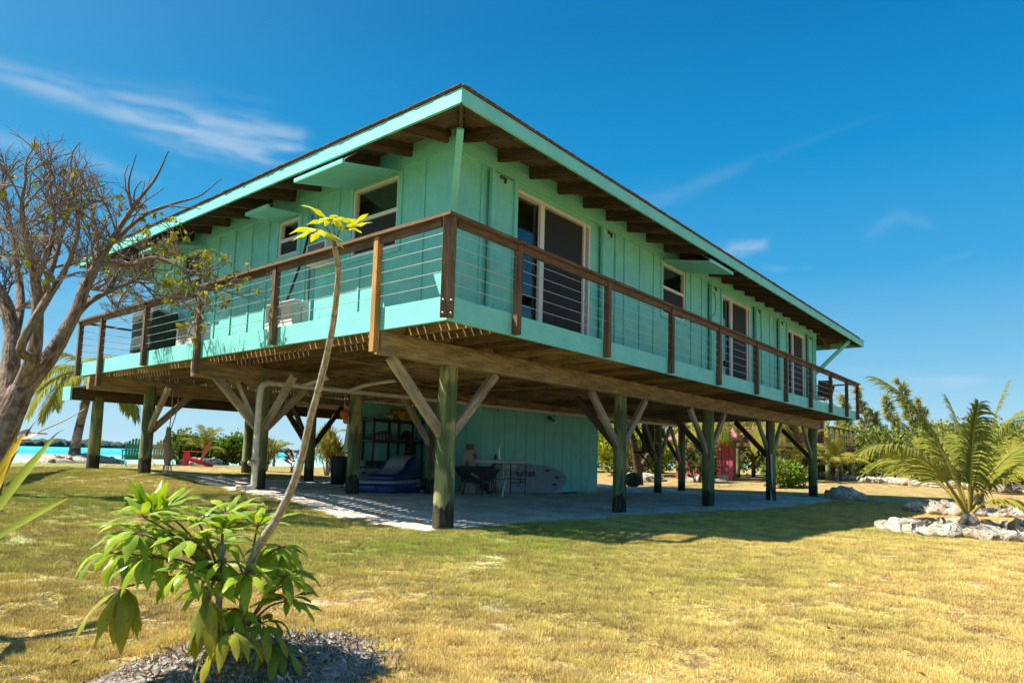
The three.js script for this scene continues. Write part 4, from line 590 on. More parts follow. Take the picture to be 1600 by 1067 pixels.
// ---- bare spreading tree on the left lawn
{
  const R = rng(77), t = thing('bare_tree', 'spreading tree with smooth reddish limbs, nearly leafless, beside the left railing', 'tree');
  const limbs = {
    trunk: [[-2.85, 0.1, -5.8], [-2.76, 0.78, -5.77], [-2.64, 1.3, -5.75], [-2.52, 1.79, -5.72]],
    a: [[-2.66, 1.35, -5.8], [-2.58, 2.4, -6.14], [-2.63, 2.97, -6.36], [-2.81, 3.49, -6.6], [-2.91, 4.22, -6.83]], a2: [[-2.58, 2.4, -6.14], [-2.39, 3.16, -6.71], [-2.41, 3.92, -7.13], [-2.49, 4.81, -7.56], [-2.56, 5.48, -7.78]],
    b: [[-2.52, 1.79, -5.72], [-2.5, 2.31, -5.4], [-2.58, 3.21, -5.32], [-2.72, 3.55, -5.15], [-2.89, 4.03, -4.98], [-2.9, 4.59, -4.88]],
    c: [[-2.55, 1.75, -5.72], [-2.28, 2.24, -5.55], [-2.09, 2.82, -5.39], [-1.95, 3.45, -5.24], [-1.84, 3.83, -5.1], [-1.62, 4.45, -4.92], [-1.45, 4.86, -4.75], [-1.32, 5.34, -4.59]],
    d: [[-2.46, 2.19, -5.5], [-2.74, 2.25, -5.05], [-2.56, 2.9, -4.9], [-2.4, 3.32, -4.86], [-2.32, 3.88, -4.73], [-2.45, 4.45, -4.66]], e: [[-1.9, 3.63, -5.23], [-1.63, 3.6, -4.82], [-1.42, 3.71, -4.52], [-1.15, 3.54, -4.2], [-1.03, 3.17, -4.03], [-0.96, 2.83, -4]],
    f: [[-1.74, 4, -5.07], [-1.39, 4.46, -5.05], [-1.05, 4.71, -4.92], [-0.7, 4.94, -4.88], [-0.39, 5.32, -4.84]], g: [[-2.09, 2.82, -5.39], [-1.75, 3.18, -5.81], [-1.47, 3.4, -5.93], [-1.12, 3.61, -5.8], [-0.89, 3.32, -5.61]],
    h: [[-2.46, 1.93, -5.6], [-2.3, 3.1, -6.07], [-2.1, 3.91, -6.33], [-1.96, 4.66, -6.6], [-1.99, 5.33, -6.82]], i: [[-1.95, 3.45, -5.24], [-1.77, 4.04, -5.71], [-1.77, 4.72, -6.13], [-1.87, 5.34, -6.37]],
    j: [[-1.62, 4.45, -4.92], [-1.78, 4.72, -4.66], [-1.79, 5.08, -4.45]], k: [[-2.58, 3.21, -5.32], [-2.5, 3.81, -5.09], [-2.51, 4.49, -5.3], [-2.64, 5.03, -5.44]],
    l: [[-1.47, 3.4, -5.93], [-1.2, 3.9, -6.3], [-0.75, 4.2, -6.6], [-0.45, 4.1, -6.9]], m: [[-1.75, 3.18, -5.81], [-1.6, 3.5, -6.6], [-1.1, 3.7, -7.4], [-0.6, 3.5, -8.0]],
  };
  const r0 = { trunk: [0.21, 0.19, 0.17, 0.145], a: [0.151, 0.107, 0.0884, 0.0629, 0.0252], a2: [0.0755, 0.0566, 0.044, 0.0252, 0.00944], b: [0.12, 0.0849, 0.0629, 0.044, 0.0283, 0.00944], c: [0.126, 0.104, 0.0818, 0.0629, 0.0472, 0.0314, 0.0189, 0.00755], d: [0.0692, 0.0566, 0.0503, 0.0377, 0.0252, 0.00755], e: [0.0409, 0.0346, 0.0252, 0.0189, 0.0113, 0.00503], f: [0.0377, 0.0283, 0.0189, 0.0126, 0.00503], g: [0.0629, 0.044, 0.0314, 0.0189, 0.00755], h: [0.0818, 0.0566, 0.0377, 0.0252, 0.00884], i: [0.044, 0.0314, 0.0189, 0.00755], j: [0.0189, 0.0126, 0.00503], k: [0.0409, 0.0283, 0.0189, 0.00755], l: [0.0283, 0.022, 0.0126, 0.00503], m: [0.0314, 0.022, 0.0139, 0.00503] };
  add('trunk', rough(mergeTrunk(['trunk', 'a', 'b', 'c']), 0.03, 3, 5), M.bark, t);
  function mergeTrunk(keys) { return merge(keys.map((k) => { const q = [...limbs[k]]; const g = tube(q, r0[k], 16, 8); return g; })); }
  for (const k of Object.keys(limbs)) if (!['trunk', 'a', 'b', 'c'].includes(k)) add('limb', tube(limbs[k], r0[k], 9, 6), M.bark, t);
  const twigs = [], leaves = []; let count = 0;
  const grow = (p, d, len, rad, depth) => {
    if (count++ > 15000 || p.y > 4.02 + 0.27 * (-p.z - 5) + 1.1 * fbm(p.x * 1.7 + 30, p.z * 1.7 + 30, 91, 2) + 0.5 * R() * R()) return; const pts = [p.clone()], q = p.clone(), dd = d.clone(), n = 4;
    for (let i = 0; i < n; i++) { dd.add(V((R() - 0.5) * 0.75, (R() - 0.46) * 0.5, (R() - 0.5) * 0.75)).normalize();  q.addScaledVector(dd, len / n); if (q.x > -0.16 && q.z > -11.5 && q.y < 5.4) q.x = -0.16; pts.push(q.clone()); }
    twigs.push(tube(pts, pts.map((_, i) => mix(rad, rad * 0.45, i / n)), depth > 1 ? 3 : 5, 1, false));
    if (depth < 3) { const kids = depth === 0 ? 4 : 3; for (let i = 0; i < kids; i++) { const k = 1 + Math.floor(R() * n), b = dd.clone().add(V((R() - 0.5) * 1.9, (R() - 0.25) * 1.2, (R() - 0.5) * 1.9)).normalize(); grow(pts[k], b, len * (0.5 + 0.25 * R()), rad * 0.58, depth + 1); } }
    else if (R() < (q.z > -5.2 && q.x > -1.6 ? 0.22 : 0.03)) for (let i = 0; i < 5; i++) { const a = V(R() - 0.5, R() - 0.8, R() - 0.5).normalize(), s = V(R() - 0.5, R() - 0.5, R() - 0.5).cross(a).normalize(), y = R(), c = y < 0.6 ? [0.19, 0.24, 0.02] : y < 0.94 ? [0.46, 0.38, 0.03] : [0.42, 0.14, 0.03]; leaves.push(strip(q.clone().addScaledVector(a, 0.015), a, 0.06 + 0.04 * R(), 0.024, 0.3, s, (u) => Math.sin(Math.PI * clamp(u * 0.9 + 0.08)), 2, c, c, 0.2, 0, R)); }
  };
  for (const k of Object.keys(limbs)) if (k !== 'trunk') { const P = limbs[k].map((p) => V(...p)), cv = new THREE.CatmullRomCurve3(P, false, 'centripetal'); const n = Math.round(cv.getLength() * 5.2); for (let i = 0; i < n; i++) { const u = mix(0.38, 1, (i + R()) / n), p = cv.getPoint(Math.min(1, u)), tg = cv.getTangent(Math.min(1, u)); grow(p, tg.clone().multiplyScalar(0.5).add(V((R() - 0.5) * 1.8, (R() - 0.25) * 1.4, (R() - 0.5) * 1.8)).normalize(), 0.36 + 0.36 * R(), 0.0155, 0); } }
  for (let i = 0; i < twigs.length; i += 700) { const o = add('twigs', merge(twigs.slice(i, i + 700)), M.twig, t); o.userData.kind = 'stuff'; }
  if (leaves.length) add('leaves', merge(leaves), M.leaf, t).userData.kind = 'stuff';
}
// ---- umbrella tree in front
{
  const R = rng(41), t = thing('umbrella_tree', 'umbrella tree with glossy drooping leaflets and a long leaning bare stem topped with yellow leaves', 'shrub');
  add('stem', tube([[-3.68,-0.06,2.57],[-3.69,0.13,2.59],[-3.73,0.3,2.63],[-3.77,0.54,2.75],[-3.79,0.75,2.97],[-3.82,0.92,3.13],[-3.88,1.13,3.29],[-3.92,1.26,3.4],[-3.98,1.42,3.54],[-4.03,1.54,3.63],[-4.07,1.61,3.69],[-4.11,1.67,3.72]], [0.030, 0.024, 0.020, 0.0185, 0.0172, 0.015, 0.0135, 0.0125, 0.0112, 0.010, 0.0092, 0.0088], 16, 8), M.stem, t);
  const s2 = [[-3.69, -0.02, 2.59], [-3.79, 0.07, 2.63], [-3.85, 0.22, 2.65], [-3.87, 0.38, 2.68], [-3.86, 0.52, 2.66], [-3.86, 0.60, 2.65]]; add('stem', tube(s2, [0.024, 0.02, 0.016, 0.014, 0.012, 0.01], 10, 5), M.stem, t);
  const prof = (u) => Math.pow(Math.sin(Math.PI * Math.min(1, 0.03 + 0.97 * Math.pow(u, 0.85))), 0.75) * (u > 0.85 ? 1 - (u - 0.85) * 3.5 : 1);
  const G = [0.10, 0.215, 0.006], G2 = [0.42, 0.52, 0.014], Y = [0.44, 0.38, 0.02], Y2 = [0.80, 0.68, 0.015];
  // [centre, base of petiole, leaflets, length, droop, colour mix 0..1 towards yellow, spread elevation]
  const up = R; const rosette = (c, base, n, len, droop, ca, cb, el, face, gl = M.gloss, broad = 1) => {
    const C = V(...c), B = V(...base), midp = B.clone().lerp(C, 0.55).add(V(0, 0.03, 0)); const pet = add('leaf_stalk', tube([B, midp, C], gl === M.pale ? [0.003, 0.002, 0.0018] : [0.006, 0.0045, 0.004], 6, 4), M.petiole, t);
    n += 2; len *= 0.9; const a0 = R() * 6.28; for (let i = 0; i < n; i++) { const a = a0 + i / n * 6.283 + 0.25 * (R() - 0.5); let d = V(Math.cos(a) * Math.cos(el), Math.sin(el) + 0.85 * (R() - 0.45), Math.sin(a) * Math.cos(el)); if (face) d.add(V(...face)); d.normalize(); const sd = V(0, 1, 0).cross(d).normalize(), st = C.clone().addScaledVector(d, gl === M.pale ? 0.01 : 0.025), k = R(), l = len * (0.8 + 0.35 * R()), c0 = mixc(ca, cb, k), c1 = mixc(c0, cb, 0.4);
      const g = merge([strip(st, d, l, l * 0.128 * broad, droop * (0.5 + 0.9 * R()), sd, prof, 10, c0, c1, 0.38, 0.3, R), tint(tube([C, st], 0.002, 4, 1, false), [0.35, 0.14, 0.05])]); add('leaf', g, gl, pet); }
  };
  const m1 = [-3.86, 0.45, 2.66], m2 = [-3.68, 0.40, 2.56], m3 = [-3.68, 0.2, 2.57];
  rosette([-4.1, 0.66, 2.43], m1, 11, 0.20, 1.2, G, G2, 0.15); rosette([-3.97, 0.73, 2.32], m1, 10, 0.17, 0.8, G, G2, 0.55); rosette([-3.99, 0.63, 2.64], m1, 11, 0.19, 1.0, G, G2, 0.3); rosette([-3.86, 0.66, 2.65], s2[5], 12, 0.18, 0.9, G, G2, 0.55);
  rosette([-3.71, 0.67, 2.67], [-3.67, 0.45, 2.56], 10, 0.17, 0.8, G, G2, 0.5); rosette([-4.14, 0.57, 2.60], m1, 10, 0.20, 2.2, G, G2, -0.1); rosette([-4.04, 0.52, 2.73], m1, 8, 0.19, 2.2, G, G2, 0.0); rosette([-4.2, 0.45, 2.55], m1, 9, 0.24, 3.6, [0.22, 0.25, 0.02], Y, -0.7);
  rosette([-4.0, 0.43, 2.84], m1, 7, 0.25, 3.8, [0.17, 0.2, 0.02], Y, -0.8); rosette([-3.81, 0.49, 2.79], m2, 11, 0.19, 1.9, G, G2, 0.0); rosette([-3.61, 0.35, 2.79], m3, 11, 0.16, 1.2, [0.06, 0.14, 0.014], G2, 0.25); rosette([-3.93, 0.29, 2.89], m3, 9, 0.21, 2.8, [0.24, 0.27, 0.02], Y, -0.25);
  rosette([-3.69, 0.19, 2.86], m3, 8, 0.18, 2.6, G, [0.3, 0.32, 0.03], -0.2); rosette([-3.57, 0.53, 2.64], m2, 8, 0.19, 2.6, G, G2, -0.1); rosette([-3.77, 0.29, 2.86], m3, 8, 0.18, 2.4, [0.12, 0.2, 0.015], [0.33, 0.33, 0.02], 0); rosette([-3.85, 0.40, 2.55], m1, 9, 0.18, 1.8, G, G2, 0.1); rosette([-3.74, 0.58, 2.42], m2, 9, 0.18, 1.4, G, G2, 0.2);
  rosette([-3.93, 0.60, 2.50], m1, 9, 0.18, 1.6, G, G2, 0.1); rosette([-3.63, 0.58, 2.74], m2, 9, 0.18, 1.8, G, G2, 0.1); rosette([-3.86, 0.35, 2.78], m3, 8, 0.18, 2.4, G, G2, -0.1); rosette([-4.05, 0.72, 2.40], m1, 9, 0.17, 0.4, G, G2, 0.9); rosette([-3.80, 0.72, 2.55], s2[5], 9, 0.17, 1.0, G, G2, 0.45); rosette([-4.16, 0.66, 2.55], m1, 9, 0.19, 1.6, G, G2, 0.0); rosette([-3.55, 0.42, 2.70], m3, 9, 0.16, 1.6, G, G2, 0.1);
  for (const [c0, bs, dr, el] of [[[-4.12, 0.72, 2.48], m1, 1.0, 0.4], [[-4.22, 0.58, 2.5], m1, 2.0, 0], [[-3.94, 0.70, 2.58], m1, 1.0, 0.5], [[-3.9, 0.54, 2.74], m1, 1.8, 0], [[-3.66, 0.46, 2.82], m3, 1.8, 0]]) rosette(c0, bs, 7, 0.18, dr, G, G2, el);
  const tp = [-4.11, 1.67, 3.72];
  rosette([-4.175, 1.70, 3.73], tp, 6, 0.105, 0.8, Y2, [0.50, 0.56, 0.02], 0.1, null, M.pale, 1.1); rosette([-4.125, 1.75, 3.71], tp, 6, 0.095, 1.1, Y2, [0.42, 0.50, 0.02], 0.4, null, M.pale, 1.1); rosette([-4.078, 1.73, 3.735], tp, 6, 0.09, 0.7, Y2, [0.55, 0.58, 0.02], 0.5, null, M.pale, 1.1);
}
{ // ash-grey mulch heap at its foot
  const pos = [], idx = [], N = 56; for (let j = 0; j <= N; j++) for (let i = 0; i <= N; i++) { const x = MOUND[0] + (i / N - 0.5) * 2.6, z = MOUND[1] + (j / N - 0.5) * 2.6, h = moundH(x, z); pos.push(x, surf(x, z) - 0.02 + h + (h > 0.02 ? 0.05 * (fbm(x * 7 + 30, z * 7 + 30, 611, 3) - 0.5) : 0), z); if (i && j) { const a = (j - 1) * (N + 1) + i - 1; idx.push(a, a + N + 1, a + 1, a + 1, a + N + 1, a + N + 2); } }
  const g = new THREE.BufferGeometry(); g.setAttribute('position', new THREE.Float32BufferAttribute(pos, 3)); g.setIndex(idx); g.computeVertexNormals(); const c = clean(g); boxUV(c, 'x');
  const heap = solo('mulch_heap', c, M.mulch, 'low heap of grey shredded mulch round the umbrella tree', 'mulch heap');
  const R = rng(51), parts = []; const pal = [[0.46, 0.44, 0.41], [0.30, 0.27, 0.23], [0.20, 0.13, 0.08], [0.38, 0.27, 0.16]];
  for (let i = 0; i < 12000; i++) { const x = MOUND[0] + (R() - 0.5) * 2.0, z = MOUND[1] + (R() - 0.5) * 2.0, h = moundH(x, z); if (h < 0.012 || R() > h * 14) continue; const a = V(R() - 0.5, (R() - 0.3) * 0.8, R() - 0.5).normalize(), s = V(R() - 0.5, R() - 0.5, R() - 0.5).cross(a).normalize(), c = pal[Math.floor(R() * 4)], k = 0.6 + 0.6 * R(); parts.push(strip(V(x, surf(x, z) - 0.012 + h, z), a, 0.012 + 0.026 * R(), 0.0022 + 0.002 * R(), 1.6 * (R() - 0.5), s, () => 1, 2, c.map((v) => v * k), c.map((v) => v * k), 0.3, 0, R)); }
  const sh = add('shreds', merge(parts), std({ vertexColors: true, side: THREE.DoubleSide, roughness: 1 }), heap); sh.userData.kind = 'stuff';
}
// ---- sword-leaved plant at the left edge
{
  const t = thing('agave', 'sword leaved plant with yellowing blades and brown tips at the left edge', 'plant'), R = rng(61), b = V(-4.42, 0.42, 1.08); add('trunk', tube([[-4.44, -0.05, 1.1], [-4.43, 0.25, 1.09], [-4.42, 0.45, 1.08]], [0.06, 0.05, 0.045], 10, 4), M.palmTrunk, t);
  const tips = [[-3.93, 1.12, 0.74], [-4.11, 1.14, 0.90], [-4.20, 1.11, 0.98], [-4.20, 0.98, 1.0], [-3.87, 0.72, 0.86], [-4.6, 1.1, 0.8], [-4.8, 0.9, 1.2], [-4.75, 0.6, 1.5]];
  tips.forEach((p, i) => { const P = V(...p), d = P.clone().sub(b), l = d.length(); const gr = i === 0 || i === 4 ? [0.15, 0.21, 0.02] : [0.24, 0.25, 0.02]; const sd = V(0.627, 0.0, 0.779);
    const blade = strip(b.clone().add(V((R() - 0.5) * 0.06, 0, (R() - 0.5) * 0.06)), d.clone().add(V(0, 0.04, 0)), l * 0.9, 0.031, 0.08, sd, (u) => (0.55 + 0.45 * Math.min(1, u * 3)) * (u > 0.7 ? 1 - (u - 0.7) * 2.4 : 1), 10, gr, i === 0 || i === 4 ? [0.25, 0.28, 0.02] : [0.50, 0.33, 0.02], 0.45, 0, R); const e = b.clone().addScaledVector(d, 0.885);
    const tip = strip(e, d.clone().add(V((R() - 0.5) * 0.3, 0.1, 0)), l * 0.13, 0.008, 0.5, sd, (u) => 1 - u * 0.9, 4, [0.16, 0.06, 0.025], [0.06, 0.025, 0.012], 0.8, 0, R); add('leaf', merge([blade, tip]), M.leaf, t); });
}
// ---- palms
const right = V(0.627, 0, 0.779), fwd = V(0.779, 0, -0.627);
const azOf = (r, f) => { const d = right.clone().multiplyScalar(r).addScaledVector(fwd, f); return Math.atan2(d.z, d.x); };
palm('young_palm', 'young coconut palm with broad fronds in a white rock ring, nearest at right', [7.0, surf(7, 4.3) + 0.14, 4.3], 0.1, [0, 0], [
  [azOf(-1, 0.15), 1.3, 2.55, 1.5, { leaf: 0.62, twist: 0.5 }], [azOf(-1, -0.25), 1.0, 2.35, 1.75, { leaf: 0.62, yellow: 0.35 }], [azOf(1, 0.25), 1.05, 2.1, 1.6, { yellow: 0.45 }], [azOf(0.6, -0.8), 0.95, 1.0, 2.6, { yellow: 0.7, leaf: 0.34 }], [azOf(0.3, -1), 1.5, 1.75, 1.3, { leaf: 0.5, green: [0.06, 0.11, 0.015], yellow: 0.12, twist: 0.9, sag: 1.4 }],
  [azOf(0.1, 1), 1.2, 2.0, 1.9, {}], [azOf(0.8, 0.7), 1.15, 2.0, 1.9, {}], [azOf(-0.6, 0.9), 1.0, 1.9, 1.9, {}]], { seed: 5, wid: 0.019, yellow: 0.36, thick: 0.03, n: 60, from: 0.28, group: 'young palms in rock rings' });
island('rock_ring', 'low ring of white rocks filled with rubble round the nearest young palm', 7.0, 4.38, 1.15, 17, 1201);
palm('young_palm', 'young coconut palm standing behind the nearest one, in the second ring of rock', [13.4, surf(13.4, 3.85) + 0.12, 3.85], 0.35, [0, 0], [[azOf(1, 0.1), 1.25, 2.6, 1.5, {}], [azOf(-0.4, 0.2), 1.4, 2.3, 0.8, {}], [azOf(0.5, -0.3), 1.4, 2.6, 0.9, { brown: 0.3 }], [azOf(-1, 0), 0.9, 2, 1.7, { yellow: 0.6 }], [azOf(1, -0.6), 0.8, 2, 1.8, { yellow: 0.6 }], [azOf(0.3, 1), 1.1, 2.2, 1.4, {}], [azOf(0.9, 0.9), 0.7, 1.9, 1.8, { yellow: 0.7 }], [azOf(-0.7, -0.7), 0.8, 1.8, 1.8, { yellow: 0.5 }]], { seed: 9, wid: 0.021, n: 50, leaf: 0.6, group: 'young palms in rock rings' });
island('rock_ring', 'ring of white rocks behind the nearest palm, partly hidden by its fronds', 13.3, 3.8, 1.2, 14, 1401, M.rubble, 0.27);
const ring = (n, e, l, dr, R, o = {}) => Array.from({ length: n }, (_, i) => [i / n * 6.283 + R() * 0.5, e + 0.9 * (R() - 0.45), l * (0.85 + 0.3 * R()), dr * (0.8 + 0.4 * R()), { yellow: clamp(0.15 + 0.7 * R() * R()), ...o }]);
{
  const R = rng(91);
  const lp = palm('coconut_palm', 'leaning coconut palm on a pale mound at the shore, behind the deck corner', [4.85, 0.5, -26.9], 3.6, [0.45, 0.2], ring(17, 0.35, 3.1, 2.4, R, { leaf: 0.85, wid: 0.04, n: 44, yellow: 0.5 }), { seed: 11, r: 0.17 });
  add('dead_frond', frond(V(0.5, 3.0, 0.3), azOf(-1, 0), -0.6, 1.0, 1.4, R, { n: 16, leaf: 0.4, green: [0.3, 0.18, 0.07], tip: [0.4, 0.28, 0.12], wid: 0.03 }), M.leaf, lp);
  palm('shore_palm', 'small yellow green palm in a rubble mound beside the red chair', [8.95, 0.42, -24.2], 0.5, [0, 0], ring(9, 0.95, 1.15, 1.5, R, { yellow: 0.6, leaf: 0.4, wid: 0.025, n: 20 }), { seed: 13, r: 0.07 });
  palm('shore_palm', 'bushy yellow green palm seen under the floor, left of the shelves', [13.2, 0.2, -18.0], 0.7, [0, 0], ring(10, 0.7, 2.0, 2.0, R, { yellow: 0.55, leaf: 0.6, wid: 0.03, n: 24 }), { seed: 15, r: 0.1 });
  palm('shore_palm', 'low palm sprig above the hedge, right of the small yellow palm', [12.6, 0.2, -24.6], 0.8, [0, 0], ring(7, 1.0, 0.9, 1.3, R, { yellow: 0.6, leaf: 0.4, wid: 0.025, n: 16 }), { seed: 17, r: 0.06 });
  palm('garden_palm', 'thick trunked palm with a hanging skirt of fronds before the pink house', [31.2, 0.05, -10.6], 3.4, [0.1, 0.0], ring(16, 0.2, 2.9, 2.7, R, { yellow: 0.4, leaf: 0.9, wid: 0.035, n: 26 }), { seed: 19, r: 0.27 });
  palm('garden_palm', 'palm with long fronds hanging over the pink roof, between the last piles', [33.6, 0.05, -8.0], 3.6, [0.0, 0.1], ring(16, 0.15, 2.8, 2.8, R, { yellow: 0.55, leaf: 1.0, wid: 0.035, n: 26 }), { seed: 21, r: 0.2 });
  palm('garden_palm', 'slim curving palm behind the leaning dark trunk', [33.5, 0.0, -17.2], 3.5, [-0.4, 0.2], ring(11, 0.4, 2.2, 2.2, R, { yellow: 0.5, leaf: 0.7, wid: 0.03, n: 22 }), { seed: 23, r: 0.14 });
  palm('garden_palm', 'small yellow palm beside the last pile on the right', [36.5, 0.1, -5.0], 0.8, [0, 0], ring(11, 0.9, 2.0, 1.7, R, { yellow: 0.75, leaf: 0.6, wid: 0.035, n: 22 }), { seed: 25, r: 0.1, group: 'small yellow palms' });
  palm('garden_palm', 'green palm rising between the last two piles', [35.5, 0.05, -6.8], 1.2, [0, 0], ring(11, 0.9, 2.6, 1.6, R, { yellow: 0.45, leaf: 0.7, wid: 0.035, n: 22 }), { seed: 27, r: 0.12 });
  palm('garden_palm', 'pale yellow fallen palm fan at the hedge foot, left of the young palms', [40, 0.1, -1.8], 0.5, [0, 0], ring(9, 0.6, 2.0, 2.2, R, { yellow: 0.8, leaf: 0.7, wid: 0.04, n: 20 }), { seed: 29, r: 0.1 });
  palm('garden_palm', 'bushy yellowing palm behind the second young palm at the right edge', [29.4, 0.15, 3.5], 1.0, [0, 0], ring(12, 0.7, 2.2, 1.9, R, { yellow: 0.65, leaf: 0.7, wid: 0.035, n: 24, brown: 0.4 }), { seed: 35, r: 0.12 });
}
// ---- hedges, shrubs, far trees
for (let i = 0; i < 6; i++) { const k = i / 5, x = mix(9.2, 12.3, k), z = mix(-27.1, -25.6, k); bush('hedge_shrub', ['glossy green hedge shrub behind the hanging rope, at the hedge left end', 'glossy hedge shrub behind the red chair', 'glossy hedge shrub behind the small yellow palm', 'glossy hedge shrub just right of the small yellow palm', 'glossy hedge shrub under the palm sprig', 'glossy hedge shrub at the right end of the hedge'][i], [x, ground(x, z), z], 0.75, 1.25 + 0.15 * Math.sin(i * 2), 0.6, 2600, { seed: 200 + i, leaf: 0.13, a: [0.07, 0.13, 0.012], b: [0.24, 0.32, 0.03], group: 'hedge by the beach', aspect: 0.45 }); }
bush('reed_clump', 'pale reedy clump left of the pile that stands behind the leaning stem', [8.1, 0.3, -17.6], 0.35, 0.9, 0.35, 700, { seed: 231, leaf: 0.3, aspect: 0.06, up: 1.6, a: [0.2, 0.2, 0.05], b: [0.42, 0.38, 0.12] });
bush('reed_clump', 'tall yellow reedy clump left of the dark bin', [9.5, 0.25, -15.8], 0.55, 1.5, 0.5, 1200, { seed: 232, leaf: 0.35, aspect: 0.06, up: 1.6, a: [0.18, 0.19, 0.03], b: [0.45, 0.40, 0.08] });
bush('ti_plant', 'small dark red leaved plant in front of the beach', [8.97, 0.28, -17.3], 0.25, 0.7, 0.2, 22, { seed: 233, leaf: 0.4, aspect: 0.12, up: 0.9, a: [0.10, 0.02, 0.015], b: [0.45, 0.13, 0.03], lobes: 3 });
bush('garden_shrub', 'bright green low shrub with bare stalks between the last two piles', [26.4, -0.05, -4.8], 1.5, 1.15, 1.0, 3200, { seed: 241, leaf: 0.17, a: [0.08, 0.15, 0.015], b: [0.26, 0.36, 0.03], dry: 0.1 });
bush('garden_shrub', 'dark bushy shrub beside the thick palm trunk', [28.3, -0.05, -9.9], 1.6, 2.0, 1.2, 2400, { seed: 243, leaf: 0.2, a: [0.03, 0.05, 0.01], b: [0.14, 0.17, 0.03], dry: 0.15 });
bush('garden_shrub', 'bright yellow green thicket seen between the store and the second pile', [35, 0, -17.5], 4.2, 2.6, 2.0, 5200, { seed: 245, leaf: 0.26, a: [0.12, 0.17, 0.012], b: [0.42, 0.42, 0.03] });
bush('garden_shrub', 'dark shrub behind the thick palm trunk, left of the pink store', [34, 0, -12.6], 1.6, 2.6, 1.4, 2200, { seed: 247, leaf: 0.22, a: [0.03, 0.055, 0.01], b: [0.12, 0.16, 0.03] });
[[48, -17.5], [52, -13.5], [44, -21.5], [39.5, -25], [57, -12], [35, -27]].forEach(([x, z], i) => bush('garden_shrub', 'tall yellow green thicket ' + ['behind the pink store roof', 'behind the pink house piles', 'behind the slim curving palm', 'far behind the leaning dark trunk', 'far behind the last pile', 'far left behind the store corner'][i], [x, ground(x, z), z], 4, 4.2, 4, 5200, { seed: 281 + i, leaf: 0.3, a: [0.10, 0.14, 0.012], b: [0.38, 0.38, 0.04], lobes: 14 }));
const veg = [[46, -8.2, 2.4, 3.0], [48, -5.5, 2.6, 3.2], [47, -3.2, 2.2, 2.6], [46.5, -1.2, 2.2, 3.0], [45, 0.6, 2.2, 2.6], [43.5, 2.0, 2.0, 3.0], [41, 3.4, 2.0, 2.4], [39, 4.8, 2.2, 2.8], [36, 6.0, 2.2, 2.6], [33, 6.6, 2.2, 2.8], [52, 2, 3, 3.6], [56, -3, 3.2, 3.8], [48, 5.5, 3, 3.6]];
veg.push([60, -9, 3.4, 4.0], [58, 0, 3.2, 4.2], [54, 6.5, 3.4, 4.2]);
const vegL = ['behind the last pile', 'under the white roof', 'left of the pine tops', 'below the tallest pine', 'behind the fallen palm fan', 'behind the young palm fronds on the left', 'directly behind the young palm', 'between the two young palms', 'right of the young palms', 'at the right edge of the picture', 'in the second row behind the young palm', 'in the second row under the pines', 'in the second row at the right edge', 'in the third row right of the white roof', 'in the third row behind the young palm', 'in the third row at the right edge'];
veg.forEach(([x, z, r, h], i) => bush('coastal_shrub', 'dense green coastal shrub ' + vegL[i], [x, ground(x, z), z], r * 1.05, h * 0.95, r * 1.15, 6500, { seed: 260 + i, leaf: 0.24, a: [0.09, 0.13, 0.018], b: [0.30, 0.33, 0.05], dry: 0.05, group: 'shrubs along the track', lobes: 15 }));
function pine(label, x, z, h, seed) { // casuarina: slim leaning stem, plumes of needles rising along it
  const R = rng(seed), t = thing('pine_tree', label, 'tree', 'feathery pines behind the shrubs', [x, ground(x, z), z]), lv = [], lean = -0.16 * h; const at = (k) => V(lean * k * k * 0.63, h * k, lean * k * k * 0.78); add('trunk', tube([at(0).add(V(0, -0.2, 0)), at(0.5), at(1)], [0.14, 0.08, 0.015], 7, 4), M.twig, t);
  const br = []; for (let i = 0; i < 64; i++) { const k = 0.1 + 0.9 * i / 64, p = at(k), a = R() * 6.28, l = (1 - k * 0.8) * h * 0.19 * (0.6 + 0.7 * R()), d = V(Math.cos(a) - 0.25, 1.1 + 0.6 * R(), Math.sin(a) - 0.25).normalize(), e = p.clone().addScaledVector(d, l); br.push(tube([p, e], [0.02, 0.006], 4, 1, false)); for (let j = 0; j < 54; j++) { const q = p.clone().lerp(e, 0.1 + 0.9 * R()), dd = V(R() - 0.5, 0.1 + 0.5 * R(), R() - 0.5).add(d.clone().multiplyScalar(0.9)).normalize(), s = V(R() - 0.5, R() - 0.5, R() - 0.5).cross(dd).normalize(), c = mixc([0.27, 0.30, 0.09], [0.56, 0.52, 0.19], R()); lv.push(strip(q, dd, 0.3 + 0.45 * R(), 0.036, 0.9, s, (u) => 1 - u * 0.7, 2, c, c, 0, 0, R)); } }
  add('branches', merge(br), M.twig, t); add('foliage', merge(lv), M.leaf, t).userData.kind = 'stuff';
}
pine('feathery pine rising right beside the deck end', 66, -11.6, 6.6, 301); pine('feathery pine second from the deck end, leaning left', 67, -9.4, 8.4, 302); pine('shorter feathery pine between the second and the tallest', 68, -8.6, 6.4, 303); pine('tallest feathery pine, standing alone left of the young palm', 72, -6.4, 9.6, 304); pine('feathery pine just right of the tallest', 72, -5.0, 7.6, 305); pine('broad feathery pine lowest behind the white roof', 64, -13.2, 6.0, 306); pine('low feathery pine behind the young palm', 70, -3.2, 5.0, 307);
pine('feathery pine half hidden behind the deck end posts', 62, -12.4, 6.8, 308); pine('feathery pine between the deck end and the leaning one', 64, -10.4, 7.4, 309); pine('slim feathery pine left of the tallest', 70, -7.6, 7.8, 310); pine('feathery pine far right behind the second young palm', 66, -0.5, 5.4, 311);

